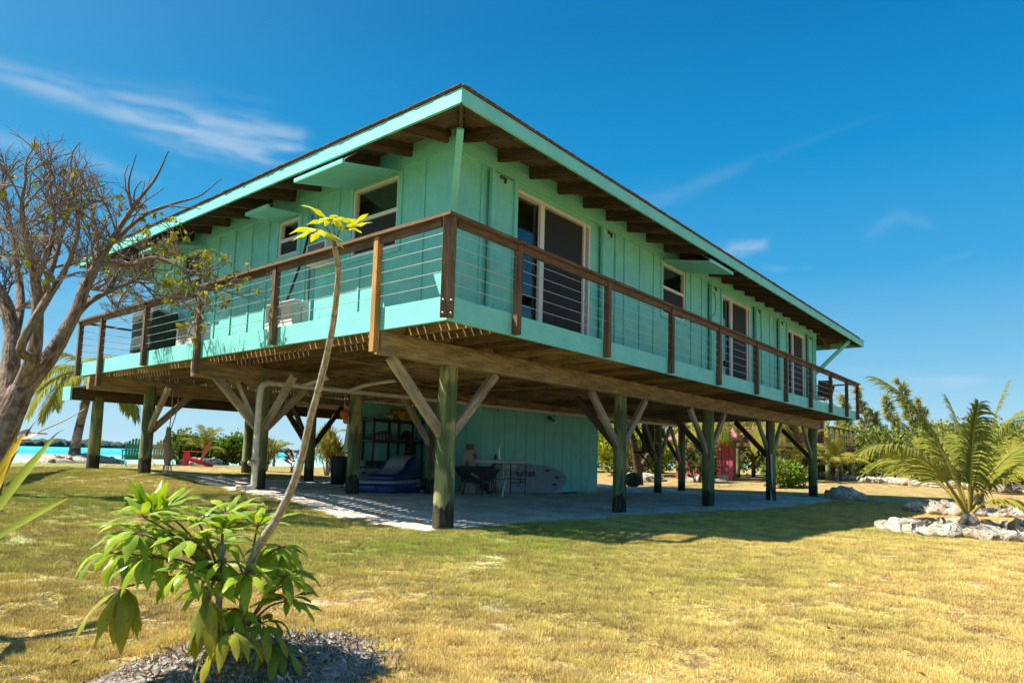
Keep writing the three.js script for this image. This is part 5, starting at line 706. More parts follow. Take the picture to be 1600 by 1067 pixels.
// ---------------------------------------------------------------- things on and under the house
const plain = (r, g, b, rough = 0.6, extra = {}) => std({ color: [r, g, b], roughness: rough, map: GRIME, ...extra });
const GRIME = rep(tex(128, 128, (u, v) => { const k = 0.82 + 0.3 * fbm(u * 6, v * 6, 701, 4, 6, 6) - 0.12 * step(0.62, 0.7, fbm(u * 14, v * 14, 705, 3, 14, 14)); return [k, k, k]; }), 1.3, 1.3);
function condenser(label, x, z) { // split air conditioner on the deck, fan grille facing out (-x)
  const t = thing('air_conditioner', label, 'air conditioner', 'outdoor air conditioners on the left deck', [x, ST - 0.003, z]); const w = plain(0.74, 0.70, 0.63, 0.5);
  add('casing', bx(-0.14, 0.14, 0.05, 0.50, -0.40, 0.40, 'x', 0.02), w, t); for (const s of [-1, 1]) add('foot', bx(-0.15, 0.15, 0, 0.05, s * 0.28 - 0.03, s * 0.28 + 0.03, 'x'), M.black, t);
  const gr = []; for (let i = 1; i <= 6; i++) { const g = clean(new THREE.TorusGeometry(0.03 * i, 0.004, 5, 28)); g.rotateY(Math.PI / 2); g.translate(-0.146, 0.275, -0.12); gr.push(g); } for (let i = 0; i < 8; i++) { const a = i / 8 * 6.28; gr.push(tube([[-0.147, 0.275, -0.12], [-0.147, 0.275 + Math.sin(a) * 0.18, -0.12 + Math.cos(a) * 0.18]], 0.003, 4, 1, false)); }
  add('fan_grille', merge(gr), w, t); const hub = clean(new THREE.CircleGeometry(0.19, 28)); hub.rotateY(-Math.PI / 2); hub.translate(-0.1415, 0.275, -0.12); add('fan_opening', hub, plain(0.30, 0.25, 0.2), t); add('valve_cover', bx(0.0, 0.12, 0.12, 0.4, 0.401, 0.43, 'x', 0.008), w, t); return t;
}
condenser('white outdoor air conditioner on the deck under the dark hose, near the leaning stem', 0.42, -4.05); condenser('white outdoor air conditioner on the deck farther left, behind the fourth rail post', 0.42, -7.2);
{ const t = thing('window_unit', 'white window air conditioner set in the left wall behind the leaning stem', 'air conditioner', null, [0.8, 3.97, -3.6]); add('casing', bx(-0.22, -0.003, 0.0, 0.34, -0.27, 0.27, 'x', 0.01), plain(0.72, 0.71, 0.68, 0.45), t); add('grille', bx(-0.226, -0.221, 0.05, 0.31, -0.22, 0.22, 'x'), plain(0.09, 0.09, 0.09, 0.7), t); for (let i = 0; i < 9; i++) add('louvre', bx(-0.232, -0.227, 0.065 + i * 0.027, 0.072 + i * 0.027, -0.215, 0.215, 'x'), plain(0.3, 0.3, 0.3), t); }
{ // covered grill on the left catwalk
  const t = thing('covered_grill', 'tall dark green covered barbecue grill at the far left end of the deck', 'grill', null, [0.42, ST - 0.003, -8.95]); const g = mergeByPos(new THREE.BoxGeometry(0.5, 0.85, 0.95, 6, 10, 12)); g.translate(0, 0.52, 0); const p = g.attributes.position; for (let i = 0; i < p.count; i++) { const y = p.getY(i); const k = y > 0.9 ? 0.8 : 1; p.setX(i, p.getX(i) * k); p.setZ(i, p.getZ(i) * (y > 0.9 ? 0.75 : 1)); } rough(g, 0.06, 4, 31); boxUV(g, 'y'); add('cover', clean(g), plain(0.025, 0.05, 0.04, 0.8), t); for (const s of [-1, 1]) for (const q of [-1, 1]) add('leg', bx(q * 0.18 - 0.02, q * 0.18 + 0.02, 0, 0.1, s * 0.36 - 0.02, s * 0.36 + 0.02, 'y'), M.black, t);
}
function deckChair(label, x, y, z, turn, m) { const t = thing('deck_chair', label, 'chair', 'chairs on the deck', [x, y, z]); t.rotation.y = turn; add('seat', bar([-0.24, 0.42, 0], [0.24, 0.44, 0], 0.46, 0.03, [0, 1, 0], 0.01), m, t); add('backrest', bar([-0.22, 0.44, 0], [-0.36, 0.92, 0], 0.46, 0.03, [1, 0.2, 0], 0.01), m, t); for (const s of [-1, 1]) { add('leg', tube([[-0.24, 0.42, s * 0.23], [-0.3, 0, s * 0.24]], 0.014, 8, 1, false), M.steel, t); add('leg', tube([[0.24, 0.44, s * 0.23], [0.28, 0, s * 0.24]], 0.014, 8, 1, false), M.steel, t); add('armrest', tube([[-0.28, 0.65, s * 0.25], [0.22, 0.63, s * 0.25], [0.25, 0.44, s * 0.24]], 0.014, 8, 3), M.steel, t); } }
deckChair('dark sling chair on the right end deck beside the wall', 17.95, ST - 0.003, -0.75, 0.6, M.black); deckChair('dark sling chair on the right end deck nearer the corner post', 18.85, ST - 0.003, -1.0, 2.4, M.black);
{ const t = thing('deck_table', 'dark rectangular table on the right end deck', 'table', null, [18.4, ST - 0.003, -1.9]); add('tabletop', bx(-0.45, 0.45, 0.70, 0.74, -0.7, 0.7, 'x', 0.01), M.black, t); for (const a of [-1, 1]) for (const b of [-1, 1]) add('leg', tube([[a * 0.4, 0.7, b * 0.6], [a * 0.42, 0, b * 0.62]], 0.016, 8, 1, false), M.steel, t); }
deckChair('pale grey chair on the sea deck behind the left end rail', 2.1, ST - 0.003, -11.2, 1.0, plain(0.4, 0.38, 0.34)); deckChair('brown chair on the sea deck between the two left rail posts', 1.2, ST - 0.003, -10.8, 0.3, plain(0.2, 0.16, 0.12));

// ---- Adirondack chairs on the lawn
function adirondack(label, x, z, turn, m) {
  const t = thing('garden_chair', label, 'chair', 'slatted lawn chairs', [x, surf(x, z), z]); t.rotation.y = turn;        // faces +x
  for (let i = 0; i < 7; i++) { const o = (i - 3) * 0.085, h = 0.98 - 0.022 * (i - 3) ** 2; add('back_slat', bar([-0.22, 0.24, o * 0.92], [-0.22 - (h - 0.24) * 0.42, h, o * 1.12], 0.074, 0.02, [1, 0.4, 0], 0.008), m, t); }
  for (let i = 0; i < 6; i++) add('seat_slat', bar([0.3 - i * 0.095, 0.36 - i * 0.025, -0.27], [0.3 - i * 0.095, 0.36 - i * 0.025, 0.27], 0.085, 0.02, [0.25, 1, 0], 0.006), m, t);
  for (const s of [-1, 1]) { add('arm', bar([-0.38, 0.56, s * 0.34], [0.40, 0.57, s * 0.34], 0.13, 0.024, [0, 1, 0], 0.01), m, t); add('front_leg', bar([0.30, 0, s * 0.30], [0.30, 0.56, s * 0.31], 0.03, 0.10, [1, 0, 0], 0.008), m, t); add('side_rail', bar([0.36, 0.33, s * 0.27], [-0.62, 0.02, s * 0.27], 0.03, 0.11, [0, 1, 0], 0.008), m, t); }
  add('back_rail', bar([-0.36, 0.54, -0.36], [-0.36, 0.54, 0.36], 0.05, 0.03, [0, 1, 0]), m, t); add('back_rail', bar([-0.45, 0.74, -0.3], [-0.45, 0.74, 0.3], 0.04, 0.03, [0, 1, 0]), m, t); add('front_apron', bar([0.32, 0.30, -0.27], [0.32, 0.30, 0.27], 0.02, 0.1, [0, 1, 0]), m, t); return t;
}
adirondack('teal slatted lawn chair facing the sea beside the third pile', 4.75, -20.7, Math.PI / 2 - 0.25, plain(0.01, 0.23, 0.19, 0.45)); adirondack('red slatted lawn chair seen from the side before the hedge', 7.05, -20.9, Math.PI - 0.85 + 0.25, plain(0.62, 0.015, 0.045, 0.45)); adirondack('pale straw coloured lawn chair half hidden behind the hanging rope', 6.2, -22.0, Math.PI / 2 - 0.2, plain(0.36, 0.33, 0.17, 0.6));
// ---- hammock, hanging ropes
{
  const t = thing('hammock', 'pale rope hammock slung from the shore palm, leaving the picture at the left edge', 'hammock'), pos = [], idx = [], H = [[-0.14, 1.29, -13.78], [-1.11, 1.04, -11.45], [-1.75, 1.03, -10.06], [-2.68, 1.25, -8.21]].map((p) => V(...p)), cv = new THREE.CatmullRomCurve3(H);
  for (let i = 0; i <= 14; i++) { const c = cv.getPoint(i / 14), w = 0.30 * Math.pow(Math.sin(Math.PI * clamp(0.12 + 0.76 * i / 14)), 0.6); for (let j = -3; j <= 3; j++) pos.push(c.x + j / 3 * w * 0.92, c.y + 0.012 * j * j, c.z - j / 3 * w * 0.38); if (i) for (let j = 0; j < 6; j++) { const a = (i - 1) * 7 + j; idx.push(a, a + 7, a + 1, a + 1, a + 7, a + 8); } }
  const g = new THREE.BufferGeometry(); g.setAttribute('position', new THREE.Float32BufferAttribute(pos, 3)); g.setIndex(idx); g.computeVertexNormals(); const c = clean(g); boxUV(c, 'x'); add('bed', c, std({ color: [0.44, 0.38, 0.30], side: THREE.DoubleSide, roughness: 1, map: GRIME }), t);
  add('rope', tube([[4.81, 2.59, -25.86], [2.2, 1.85, -19.5], H[0]], 0.02, 6, 8), M.rope, t); add('rope', tube([H[3], [-2.75, 1.6, -7.2], [-2.75, 1.9, -6.2]], 0.02, 6, 6), M.rope, t); add('spreader_bar', tube([[-0.42, 1.30, -13.66], [0.14, 1.30, -13.9]], 0.02, 6, 1, false), M.rope, t);
}
{ const t = thing('hanging_hammock', 'bundled rope hammock chair hanging down beside the third pile', 'hammock'); const x = 1.75, z = -10.95; add('rope', merge([tube([[x, 2.4, z], [x, 1.8, z], [x - 0.02, 1.35, z]], 0.012, 6, 3), tube([[x + 0.18, 2.4, z - 0.1], [x + 0.12, 1.9, z], [x, 1.4, z]], 0.012, 6, 3)]), M.rope, t); const g = rough(tube([[x - 0.02, 1.5, z], [x - 0.05, 1.15, z], [x, 0.85, z], [x - 0.02, 0.62, z]], [0.04, 0.1, 0.11, 0.05], 12, 6), 0.06, 7, 3); add('bundle', g, std({ color: [0.36, 0.3, 0.2], roughness: 1 }), t); const fr_ = [], R = rng(3); for (let i = 0; i < 26; i++) { const a = R() * 6.28; fr_.push(tube([[x + 0.04 * Math.cos(a), 0.72, z + 0.04 * Math.sin(a)], [x + 0.09 * Math.cos(a), 0.58, z + 0.09 * Math.sin(a)], [x + 0.08 * Math.cos(a) + 0.03 * R(), 0.425 + 0.05 * R(), z + 0.08 * Math.sin(a)]], 0.009, 4, 2)); } add('fringe', merge(fr_), std({ color: [0.58, 0.5, 0.38], roughness: 1 }), t); }
// ---- under the floor: bins, inflatable, shelves, barrow, sink, board
const gy = (x, z) => surf(x, z) + 0.012;
{ const x = 5.28, z = -9.15, t = thing('trash_bin', 'dark green plastic rubbish bin left of the yellow bucket', 'bin', null, [x, gy(x, z) - 0.01, z]); add('body', lathe([[0, 0.01], [0.22, 0.0], [0.25, 0.35], [0.28, 0.68], [0.30, 0.70], [0.30, 0.73], [0.27, 0.73], [0.25, 0.68], [0, 0.66]], 20), plain(0.012, 0.022, 0.022, 0.5), t); add('rim', lathe([[0.28, 0.70], [0.315, 0.70], [0.315, 0.75], [0.28, 0.75]], 20), M.black, t); for (let i = 0; i < 6; i++) { const a = i / 6 * 6.28; add('rib', bar([Math.cos(a) * 0.235, 0.06, Math.sin(a) * 0.235], [Math.cos(a) * 0.285, 0.66, Math.sin(a) * 0.285], 0.02, 0.02, [Math.cos(a), 0, Math.sin(a)], 0), M.black, t); } }
{ const x = 5.30, z = -8.45, t = thing('yellow_bucket', 'yellow bucket with a dark band and pale lid beside the bin', 'bucket', null, [x, gy(x, z) - 0.01, z]); add('body', lathe([[0, 0], [0.15, 0], [0.17, 0.42], [0, 0.42]], 20), plain(0.62, 0.36, 0.02, 0.5), t); add('band', lathe([[0.171, 0.42], [0.175, 0.42], [0.178, 0.52], [0, 0.52]], 20), M.black, t); add('lid', lathe([[0.18, 0.521], [0.18, 0.66], [0.13, 0.68], [0, 0.68]], 20), plain(0.42, 0.42, 0.36), t); }
{ const x = 4.72, z = -8.05, t = thing('patio_umbrella', 'folded white patio umbrella on a dark pole behind the slim pile', 'umbrella', null, [x, gy(x, z) - 0.02, z]); add('pole', tube([[0, 0, 0], [0, 2.05, 0]], 0.022, 10, 1, false), M.black, t); add('base', lathe([[0, 0], [0.2, 0], [0.2, 0.05], [0.04, 0.1], [0, 0.1]], 20), M.black, t); const g = rough(lathe([[0.02, 1.95], [0.07, 1.75], [0.12, 1.35], [0.17, 0.98], [0.14, 0.96], [0.03, 1.2]], 18), 0.05, 9, 4); add('canopy', g, std({ color: [0.66, 0.66, 0.62], side: THREE.DoubleSide }), t); }
{ const t = thing('orange_buoy', 'orange mooring buoy hanging at the top of the slim pile', 'buoy', null, [3.27, 1.83, -6.34]); add('float', (() => { const g = mergeByPos(new THREE.SphereGeometry(0.095, 18, 14)); rough(g, 0.03, 9, 3); const c = clean(g); boxUV(c, 'x'); return c; })(), plain(0.62, 0.13, 0.02, 0.5), t); add('float', (() => { const g = mergeByPos(new THREE.SphereGeometry(0.065, 16, 12)); g.translate(0.03, -0.14, 0.02); const c = clean(g); boxUV(c, 'x'); return c; })(), plain(0.7, 0.22, 0.03, 0.5), t); add('rope', tube([[0, 0.07, 0], [0.0, 0.57, 0]], 0.01, 6, 1, false), M.rope, t); }
{ // inflatable lounger
  const x = 5.05, z = -7.05, t = thing('inflatable_lounger', 'blue and white inflatable lounge lying on the sand under the floor', 'inflatable', null, [x, gy(x, z) - 0.01, z]); t.rotation.y = 0.35; const blue = phy({ color: [0.005, 0.032, 0.15], roughness: 0.4, clearcoat: 0.4 }), wh = phy({ color: [0.33, 0.36, 0.38], roughness: 0.4 });
  const rr = (w, d, r) => { const s = new THREE.Shape(); s.moveTo(-w + r, -d); s.lineTo(w - r, -d); s.quadraticCurveTo(w, -d, w, -d + r); s.lineTo(w, d - r); s.quadraticCurveTo(w, d, w - r, d); s.lineTo(-w + r, d); s.quadraticCurveTo(-w, d, -w, d - r); s.lineTo(-w, -d + r); s.quadraticCurveTo(-w, -d, -w + r, -d); return s; };
  const slab = (w, d, y0, h, b) => { const g = clean(new THREE.ExtrudeGeometry(rr(w, d, 0.3), { depth: h - 2 * b, bevelSize: b, bevelThickness: b, bevelSegments: 4, curveSegments: 10 })); g.rotateX(-Math.PI / 2); g.translate(0, y0 + b, 0); return g; };
  add('base_ring', slab(0.92, 0.55, 0, 0.24, 0.09), blue, t); add('deck_pad', slab(0.88, 0.52, 0.2, 0.1, 0.045), wh, t);
  const s = new THREE.Shape(); s.moveTo(-0.35, 0.30); s.quadraticCurveTo(-0.42, 0.38, -0.3, 0.42); s.quadraticCurveTo(0.2, 0.5, 0.36, 0.66); s.quadraticCurveTo(0.52, 0.9, 0.72, 0.92); s.quadraticCurveTo(0.95, 0.92, 0.95, 0.62); s.quadraticCurveTo(0.94, 0.34, 0.8, 0.31); s.lineTo(-0.35, 0.30);
  const g = clean(new THREE.ExtrudeGeometry(s, { depth: 0.62, bevelSize: 0.05, bevelThickness: 0.06, bevelSegments: 4 })); g.translate(0, 0, -0.25); g.scale(0.95, 0.8, 1); g.translate(0.0, 0.062, 0); add('backrest', g, blue, t);
  const s2 = new THREE.Shape(); s2.moveTo(-0.3, 0.40); s2.quadraticCurveTo(0.16, 0.5, 0.32, 0.68); s2.quadraticCurveTo(0.5, 0.95, 0.72, 0.975); s2.lineTo(0.72, 1.0); s2.quadraticCurveTo(0.46, 0.98, 0.28, 0.72); s2.quadraticCurveTo(0.14, 0.54, -0.3, 0.46); s2.lineTo(-0.3, 0.4); const g2 = clean(new THREE.ExtrudeGeometry(s2, { depth: 0.5, bevelEnabled: false })); g2.translate(0, 0.012, -0.19); g2.scale(0.95, 0.8, 1); g2.translate(0, 0.062, 0); add('white_panel', g2, wh, t);
}
{ const x = 5.5, z = -8.3, t = thing('cool_box_lid', 'long white cool box lying behind the inflatable lounge', 'cool box', null, [x, gy(x, z) - 0.015, z]); add('body', bx(-0.5, 0.5, 0, 0.5, -0.2, 0.2, 'x', 0.04), plain(0.55, 0.55, 0.52), t); for (const s of [-0.3, 0.3]) add('handle', bx(s - 0.05, s + 0.05, 0.36, 0.41, 0.201, 0.22, 'x', 0.004), M.black, t); }
{ // shelving
  const t = thing('shelving_unit', 'black shelving rack against the set back teal wall', 'shelf', null, [6.6, gy(6.6, -8.7) - 0.02, -8.68]); for (const x of [-0.85, 0.0, 0.85]) for (const z of [-0.2, 0.2]) add('upright', bx(x - 0.025, x + 0.025, 0, 1.82, z - 0.025, z + 0.025, 'y'), M.black, t); for (const y of [0.12, 0.62, 1.17, 1.72]) add('shelf', bx(-0.9, 0.9, y, y + 0.06, -0.226, 0.226, 'x', 0.006), M.black, t);
  const base = t.position.y; const put = (n, l, c, x, y, z) => thing(n, l, c, null, [6.6 + x, base + y, -8.68 + z]);
  const box = put('yellow_crate', 'yellow and red box on the top shelf', 'crate', 0.22, 1.781, 0); add('body', bx(-0.23, 0.23, 0, 0.24, -0.16, 0.16, 'x', 0.01), plain(0.5, 0.36, 0.03), box); add('lid', bx(-0.24, 0.24, 0.241, 0.30, -0.17, 0.17, 'x', 0.01), plain(0.4, 0.05, 0.02), box); add('front_badge', clean(new THREE.TorusGeometry(0.06, 0.015, 8, 20).translate(0.05, 0.12, 0.166)), plain(0.2, 0.12, 0.03), box);
  const sh = put('conch_shell', 'pale pink conch shell on the top shelf', 'shell', -0.32, 1.79, 0.08); add('spire', (() => { const g = mergeByPos(new THREE.ConeGeometry(0.1, 0.26, 14, 5)); g.rotateZ(1.4); g.translate(0, 0.09, 0); rough(g, 0.07, 12, 5); const c = clean(g); boxUV(c, 'x'); return c; })(), plain(0.6, 0.42, 0.33), sh);
  const tk = put('tackle_pile', 'dark heap of cloth and gear on the middle shelf', 'gear', -0.42, 1.225, 0.02); add('heap', (() => { const g = mergeByPos(new THREE.SphereGeometry(0.3, 18, 12, 0, 6.28, 0, 1.57)); g.scale(1.1, 0.75, 0.6); rough(g, 0.16, 6, 9); const c = clean(g); boxUV(c, 'x'); return c; })(), plain(0.10, 0.09, 0.09, 0.9), tk); for (let i = 0; i < 4; i++) add('bottle', moved(lathe([[0, 0], [0.03, 0], [0.03, 0.1], [0.012, 0.14], [0.012, 0.17], [0, 0.17]], 10), -0.3 + i * 0.11, 0.0, 0.17), plain(0.3, 0.28, 0.26), tk);
  const ct = put('hanging_jacket', 'dark wetsuit draped over the middle shelf', 'wetsuit', 0.30, 1.235, 0.0); add('cloth', rough(tube([[-0.2, 0.04, 0.1], [0.0, 0.16, 0.2], [0.06, -0.1, 0.29], [0.0, -0.42, 0.30], [0.03, -0.62, 0.29]], [0.05, 0.12, 0.13, 0.12, 0.05], 12, 6), 0.08, 6, 13), plain(0.02, 0.025, 0.03, 0.8), ct);
  for (let i = 0; i < 4; i++) { const j = put('water_jug', ['leftmost', 'second', 'third', 'rightmost'][i] + ' of the blue water jugs on the bottom shelf', 'jug', -0.74 + i * 0.21, 0.181, 0.06); j.userData.group = 'blue water jugs'; add('body', lathe([[0, 0], [0.095, 0.0], [0.1, 0.03], [0.1, 0.27], [0.07, 0.33], [0.03, 0.36], [0.03, 0.40], [0, 0.40]], 16), plain(0.01, 0.09, 0.30, 0.35), j); add('cap', moved(lathe([[0, 0], [0.035, 0], [0.035, 0.03], [0, 0.03]], 12), 0, 0.40, 0), plain(0.02, 0.12, 0.4), j); }
  const cr = put('milk_crate', 'dark crate with white bottles on the low shelf at the right', 'crate', 0.36, 0.181, 0.05); for (let i = 0; i < 4; i++) add('slat', bx(-0.2, 0.2, i * 0.065, i * 0.065 + 0.04, 0.14, 0.16, 'x'), M.black, cr); add('tub', bx(-0.2, 0.2, 0, 0.26, -0.16, 0.135, 'x'), M.black, cr); for (let i = 0; i < 3; i++) add('bottle', moved(lathe([[0, 0.265], [0.05, 0.265], [0.05, 0.33], [0.02, 0.37], [0, 0.37]], 12), -0.11 + i * 0.11, 0, 0.02), plain(0.6, 0.6, 0.56), cr);
}
{ // wheelbarrow
  const x = 6.15, z = -5.15, t = thing('wheelbarrow', 'dark grey wheelbarrow with wooden handles standing beside the front pile', 'wheelbarrow', null, [x, gy(x, z) - 0.01, z]); t.rotation.y = 0.25; const gm = plain(0.035, 0.045, 0.055, 0.5);
  const tub = new THREE.BufferGeometry(), T = [[-0.52, 0.66, -0.36], [0.56, 0.66, -0.36], [0.56, 0.66, 0.36], [-0.52, 0.66, 0.36]], B = [[-0.28, 0.32, -0.22], [0.18, 0.28, -0.22], [0.18, 0.28, 0.22], [-0.28, 0.32, 0.22]], p = []; const quad = (a, b, c, d) => p.push(...a, ...b, ...c, ...a, ...c, ...d); const inn = (q) => q.map((v) => [v[0] * 0.95, v[1] + 0.012, v[2] * 0.95]); for (let i = 0; i < 4; i++) { const j = (i + 1) % 4; quad(B[i], B[j], T[j], T[i]); quad(inn(B)[j], inn(B)[i], inn(T)[i], inn(T)[j]); quad(T[i], T[j], inn(T)[j], inn(T)[i]); } quad(B[3], B[2], B[1], B[0]); quad(...inn(B)); tub.setAttribute('position', new THREE.Float32BufferAttribute(p, 3)); tub.computeVertexNormals(); boxUV(tub, 'x'); add('tub', tub, gm, t);
  add('rim', merge(T.map((v, i) => tube([v, T[(i + 1) % 4]], 0.014, 6, 1, false))), gm, t);
  for (const s of [-1, 1]) { add('handle', bar([0.78, 0.16, s * 0.18], [-0.75, 0.52, s * 0.26], 0.035, 0.045, [0, 1, 0], 0.008), plain(0.36, 0.2, 0.09, 0.6), t); add('leg', bar([-0.22, 0.0, s * 0.25], [-0.12, 0.36, s * 0.22], 0.03, 0.03), M.black, t); }
  const wh = clean(new THREE.TorusGeometry(0.15, 0.05, 10, 24)); wh.translate(0.66, 0.2, 0); add('wheel', wh, M.black, t); const wd = clean(new THREE.CylinderGeometry(0.12, 0.12, 0.06, 16)); wd.rotateX(Math.PI / 2); wd.translate(0.66, 0.2, 0); add('hub', wd, plain(0.3, 0.3, 0.3), t);
  // the pale maker's plate on the tub's side
  const lc = document.createElement('canvas'); lc.width = 128; lc.height = 32; const cx = lc.getContext('2d'); cx.fillStyle = '#b8bcbc'; cx.fillRect(0, 0, 128, 32); cx.fillStyle = '#6f7677'; cx.font = 'bold 22px sans-serif'; cx.textAlign = 'center'; cx.textBaseline = 'middle'; cx.fillText('JACKSON', 64, 17); const lt = new THREE.CanvasTexture(lc); lt.colorSpace = THREE.SRGBColorSpace;
  const pl = new THREE.PlaneGeometry(0.24, 0.055); pl.rotateX(-0.36); pl.translate(0.16, 0.565, 0.336); add('maker_plate', clean(pl), std({ map: lt, side: THREE.DoubleSide }), t);
}
{ const x = 6.72, z = -5.95, t = thing('propane_tank', 'tall rusty white propane tank standing behind the wheelbarrow', 'gas tank', null, [x, gy(x, z) - 0.01, z]); add('cylinder', lathe([[0, 0], [0.19, 0.0], [0.19, 0.9], [0.17, 1.0], [0.1, 1.07], [0.0, 1.08]], 22), std({ map: rep(tex(128, 128, (u, v) => { const n = fbm(u * 6, v * 9, 721, 4, 6, 9); return mixc([0.42, 0.40, 0.33], [0.16, 0.08, 0.04], step(0.5, 0.72, n)); }), 1, 1), roughness: 0.7 }), t); add('collar', lathe([[0.085, 1.05], [0.10, 1.06], [0.10, 1.2], [0.09, 1.2], [0.085, 1.06]], 16), plain(0.16, 0.10, 0.05), t); add('valve', bx(-0.03, 0.06, 1.06, 1.17, -0.03, 0.03, 'y', 0.01), plain(0.12, 0.08, 0.04), t); add('hose', tube([[0.06, 1.12, 0], [0.2, 1.08, 0.05], [0.35, 0.92, 0.1], [0.55, 0.75, 0.1]], 0.012, 6, 5), M.pvc, t); }
{ // sink table
  const x = 6.55, z = -4.75, t = thing('sink_table', 'grey outdoor sink table on thin black legs before the paddleboard', 'table', null, [x, gy(x, z) - 0.012, z]); t.rotation.y = -0.03; add('worktop', bx(-0.62, 0.62, 0.76, 0.84, -0.28, 0.28, 'x', 0.015), plain(0.42, 0.40, 0.40, 0.5), t); add('basin', bx(-0.1, 0.3, 0.62, 0.759, -0.2, 0.2, 'x', 0.03), plain(0.35, 0.35, 0.34), t);
  for (const a of [-0.58, 0.05, 0.58]) for (const b of [-0.23, 0.23]) add('leg', tube([[a, 0.76, b], [a, 0.0, b]], 0.012, 6, 1, false), M.black, t); for (const b of [-0.23, 0.23]) add('crossbar', tube([[-0.58, 0.42, b], [0.05, 0.42, b]], 0.009, 6, 1, false), M.black, t); add('crossbar', tube([[0.05, 0.33, 0.23], [0.58, 0.33, 0.23]], 0.012, 6, 1, false), M.black, t); for (const a of [-0.58, 0.58]) add('crossbar', tube([[a, 0.4, -0.23], [a, 0.4, 0.23]], 0.009, 6, 1, false), M.black, t);
  add('tap', tube([[0.1, 0.84, -0.18], [0.1, 1.12, -0.18], [0.14, 1.2, -0.14], [0.2, 1.2, -0.1], [0.23, 1.12, -0.08]], 0.013, 8, 5), M.steel, t); add('drain_hose', tube([[0.14, 0.62, 0], [0.16, 0.55, 0.05], [-0.02, 0.38, 0.15], [-0.15, 0.15, 0.2], [-0.2, 0.0, 0.22]], 0.02, 8, 5), M.pvc, t); add('soap_bottle', moved(lathe([[0, 0], [0.03, 0], [0.035, 0.04], [0.03, 0.09], [0.01, 0.12], [0, 0.12]], 10), -0.12, 0.841, -0.1), M.black, t);
  add('hanging_cord', tube([[-0.22, 0.76, 0.26], [-0.26, 0.58, 0.28], [-0.25, 0.44, 0.28], [-0.42, 0.46, 0.28]], 0.008, 5, 4), M.pvc, t); add('cloth', rough(tube([[-0.55, 0.76, 0.27], [-0.57, 0.6, 0.28], [-0.54, 0.42, 0.28]], [0.02, 0.06, 0.015], 8, 4), 0.05, 9, 3), M.black, t);
}
{ // paddleboard on its edge against the store wall
  const t = thing('paddleboard', 'long grey paddleboard with black script and fin boxes leaning against the store wall', 'paddleboard', null, [8.95, gy(8.95, -5.75) - 0.005, -5.72]); t.rotation.set(-0.42, 0, 0);
  const LB = 3.5, wd = (u) => 0.40 * Math.pow(1 - Math.pow(Math.abs(u), 2.6), 0.55), pts = []; for (let i = -24; i <= 24; i++) { const u = i / 24; pts.push([u * LB / 2, 0.40 + wd(u)]); } for (let i = 24; i >= -24; i--) { const u = i / 24; pts.push([u * LB / 2, 0.40 - wd(u)]); }
  const s = new THREE.Shape(pts.map((p) => new THREE.Vector2(p[0], p[1]))); const g = clean(new THREE.ExtrudeGeometry(s, { depth: 0.06, bevelSize: 0.02, bevelThickness: 0.025, bevelSegments: 3 })); g.translate(0, 0, -0.06); boxUV(g, 'x'); add('hull', g, plain(0.30, 0.33, 0.38, 0.5), t);
  const rail = []; for (let i = 0; i < 96; i++) { const a = pts[i % pts.length], b = pts[(i + 1) % pts.length]; if (a[1] < 0.395 || b[1] < 0.395) rail.push(tube([[a[0], a[1], -0.05], [b[0], b[1], -0.05]], 0.03, 6, 1, false)); } add('yellow_rail', merge(rail), plain(0.5, 0.42, 0.02, 0.5), t);
  for (const [x, y] of [[0.95, 0.62], [1.28, 0.42], [1.05, 0.20]]) add('fin_box', bx(x - 0.08, x + 0.08, y - 0.03, y + 0.03, 0.024, 0.042, 'x', 0.008), M.black, t);
  add('leash', tube([[1.28, 0.42, 0.045], [1.5, 0.43, 0.06], [1.68, 0.44, 0.05]], 0.01, 6, 4), M.black, t);
  // brush script on the hull, strokes as laid paint
  const st = [[[-0.55, 0.52], [-0.45, 0.58], [-0.42, 0.46], [-0.36, 0.58], [-0.30, 0.45], [-0.24, 0.58], [-0.2, 0.46]], [[-0.16, 0.50], [-0.08, 0.6], [-0.04, 0.48], [-0.12, 0.46], [-0.02, 0.56]], [[0.02, 0.6], [0.12, 0.44], [0.14, 0.58], [0.03, 0.46]], [[0.2, 0.58], [0.22, 0.46], [0.3, 0.6], [0.33, 0.47]], [[-0.5, 0.38], [-0.36, 0.36], [-0.42, 0.28], [-0.5, 0.2], [-0.58, 0.19]], [[-0.55, 0.66], [-0.42, 0.68], [-0.30, 0.64]]];
  add('script', merge(st.map((q) => { const g_ = tube(q.map(([x, y]) => [x, y, 0.027]), 0.014, 5, 6); return g_; })), M.black, t);
}
{ const x = 6.35, z = -6.75, t = thing('coiled_rope', 'loose coil of pale rope on the sand behind the front pile', 'rope', null, [x - 0.4, gy(x - 0.4, z), z]); const pts = []; for (let i = 0; i < 40; i++) { const a = i * 0.8; pts.push([(0.16 + 0.07 * Math.sin(i * 1.7)) * Math.cos(a), 0.012 + i * 0.0012, (0.16 + 0.07 * Math.cos(i * 1.3)) * Math.sin(a)]); } add('rope', tube(pts, 0.011, 6, 4), M.pvc, t); const o = thing('oar', 'wooden oar leaning on the pile behind the inflatable lounge', 'oar', null, [5.95, gy(5.95, -6.5) - 0.01, -6.42]); add('shaft', tube([[0, 0, 0], [0.1, 1.15, 0.0]], 0.016, 8, 1, false), plain(0.3, 0.15, 0.07), o); add('blade', bar([0, 0.02, 0.003], [0.03, 0.36, 0.003], 0.09, 0.012, [0.1, 0, 1], 0.004), plain(0.3, 0.15, 0.07), o); }
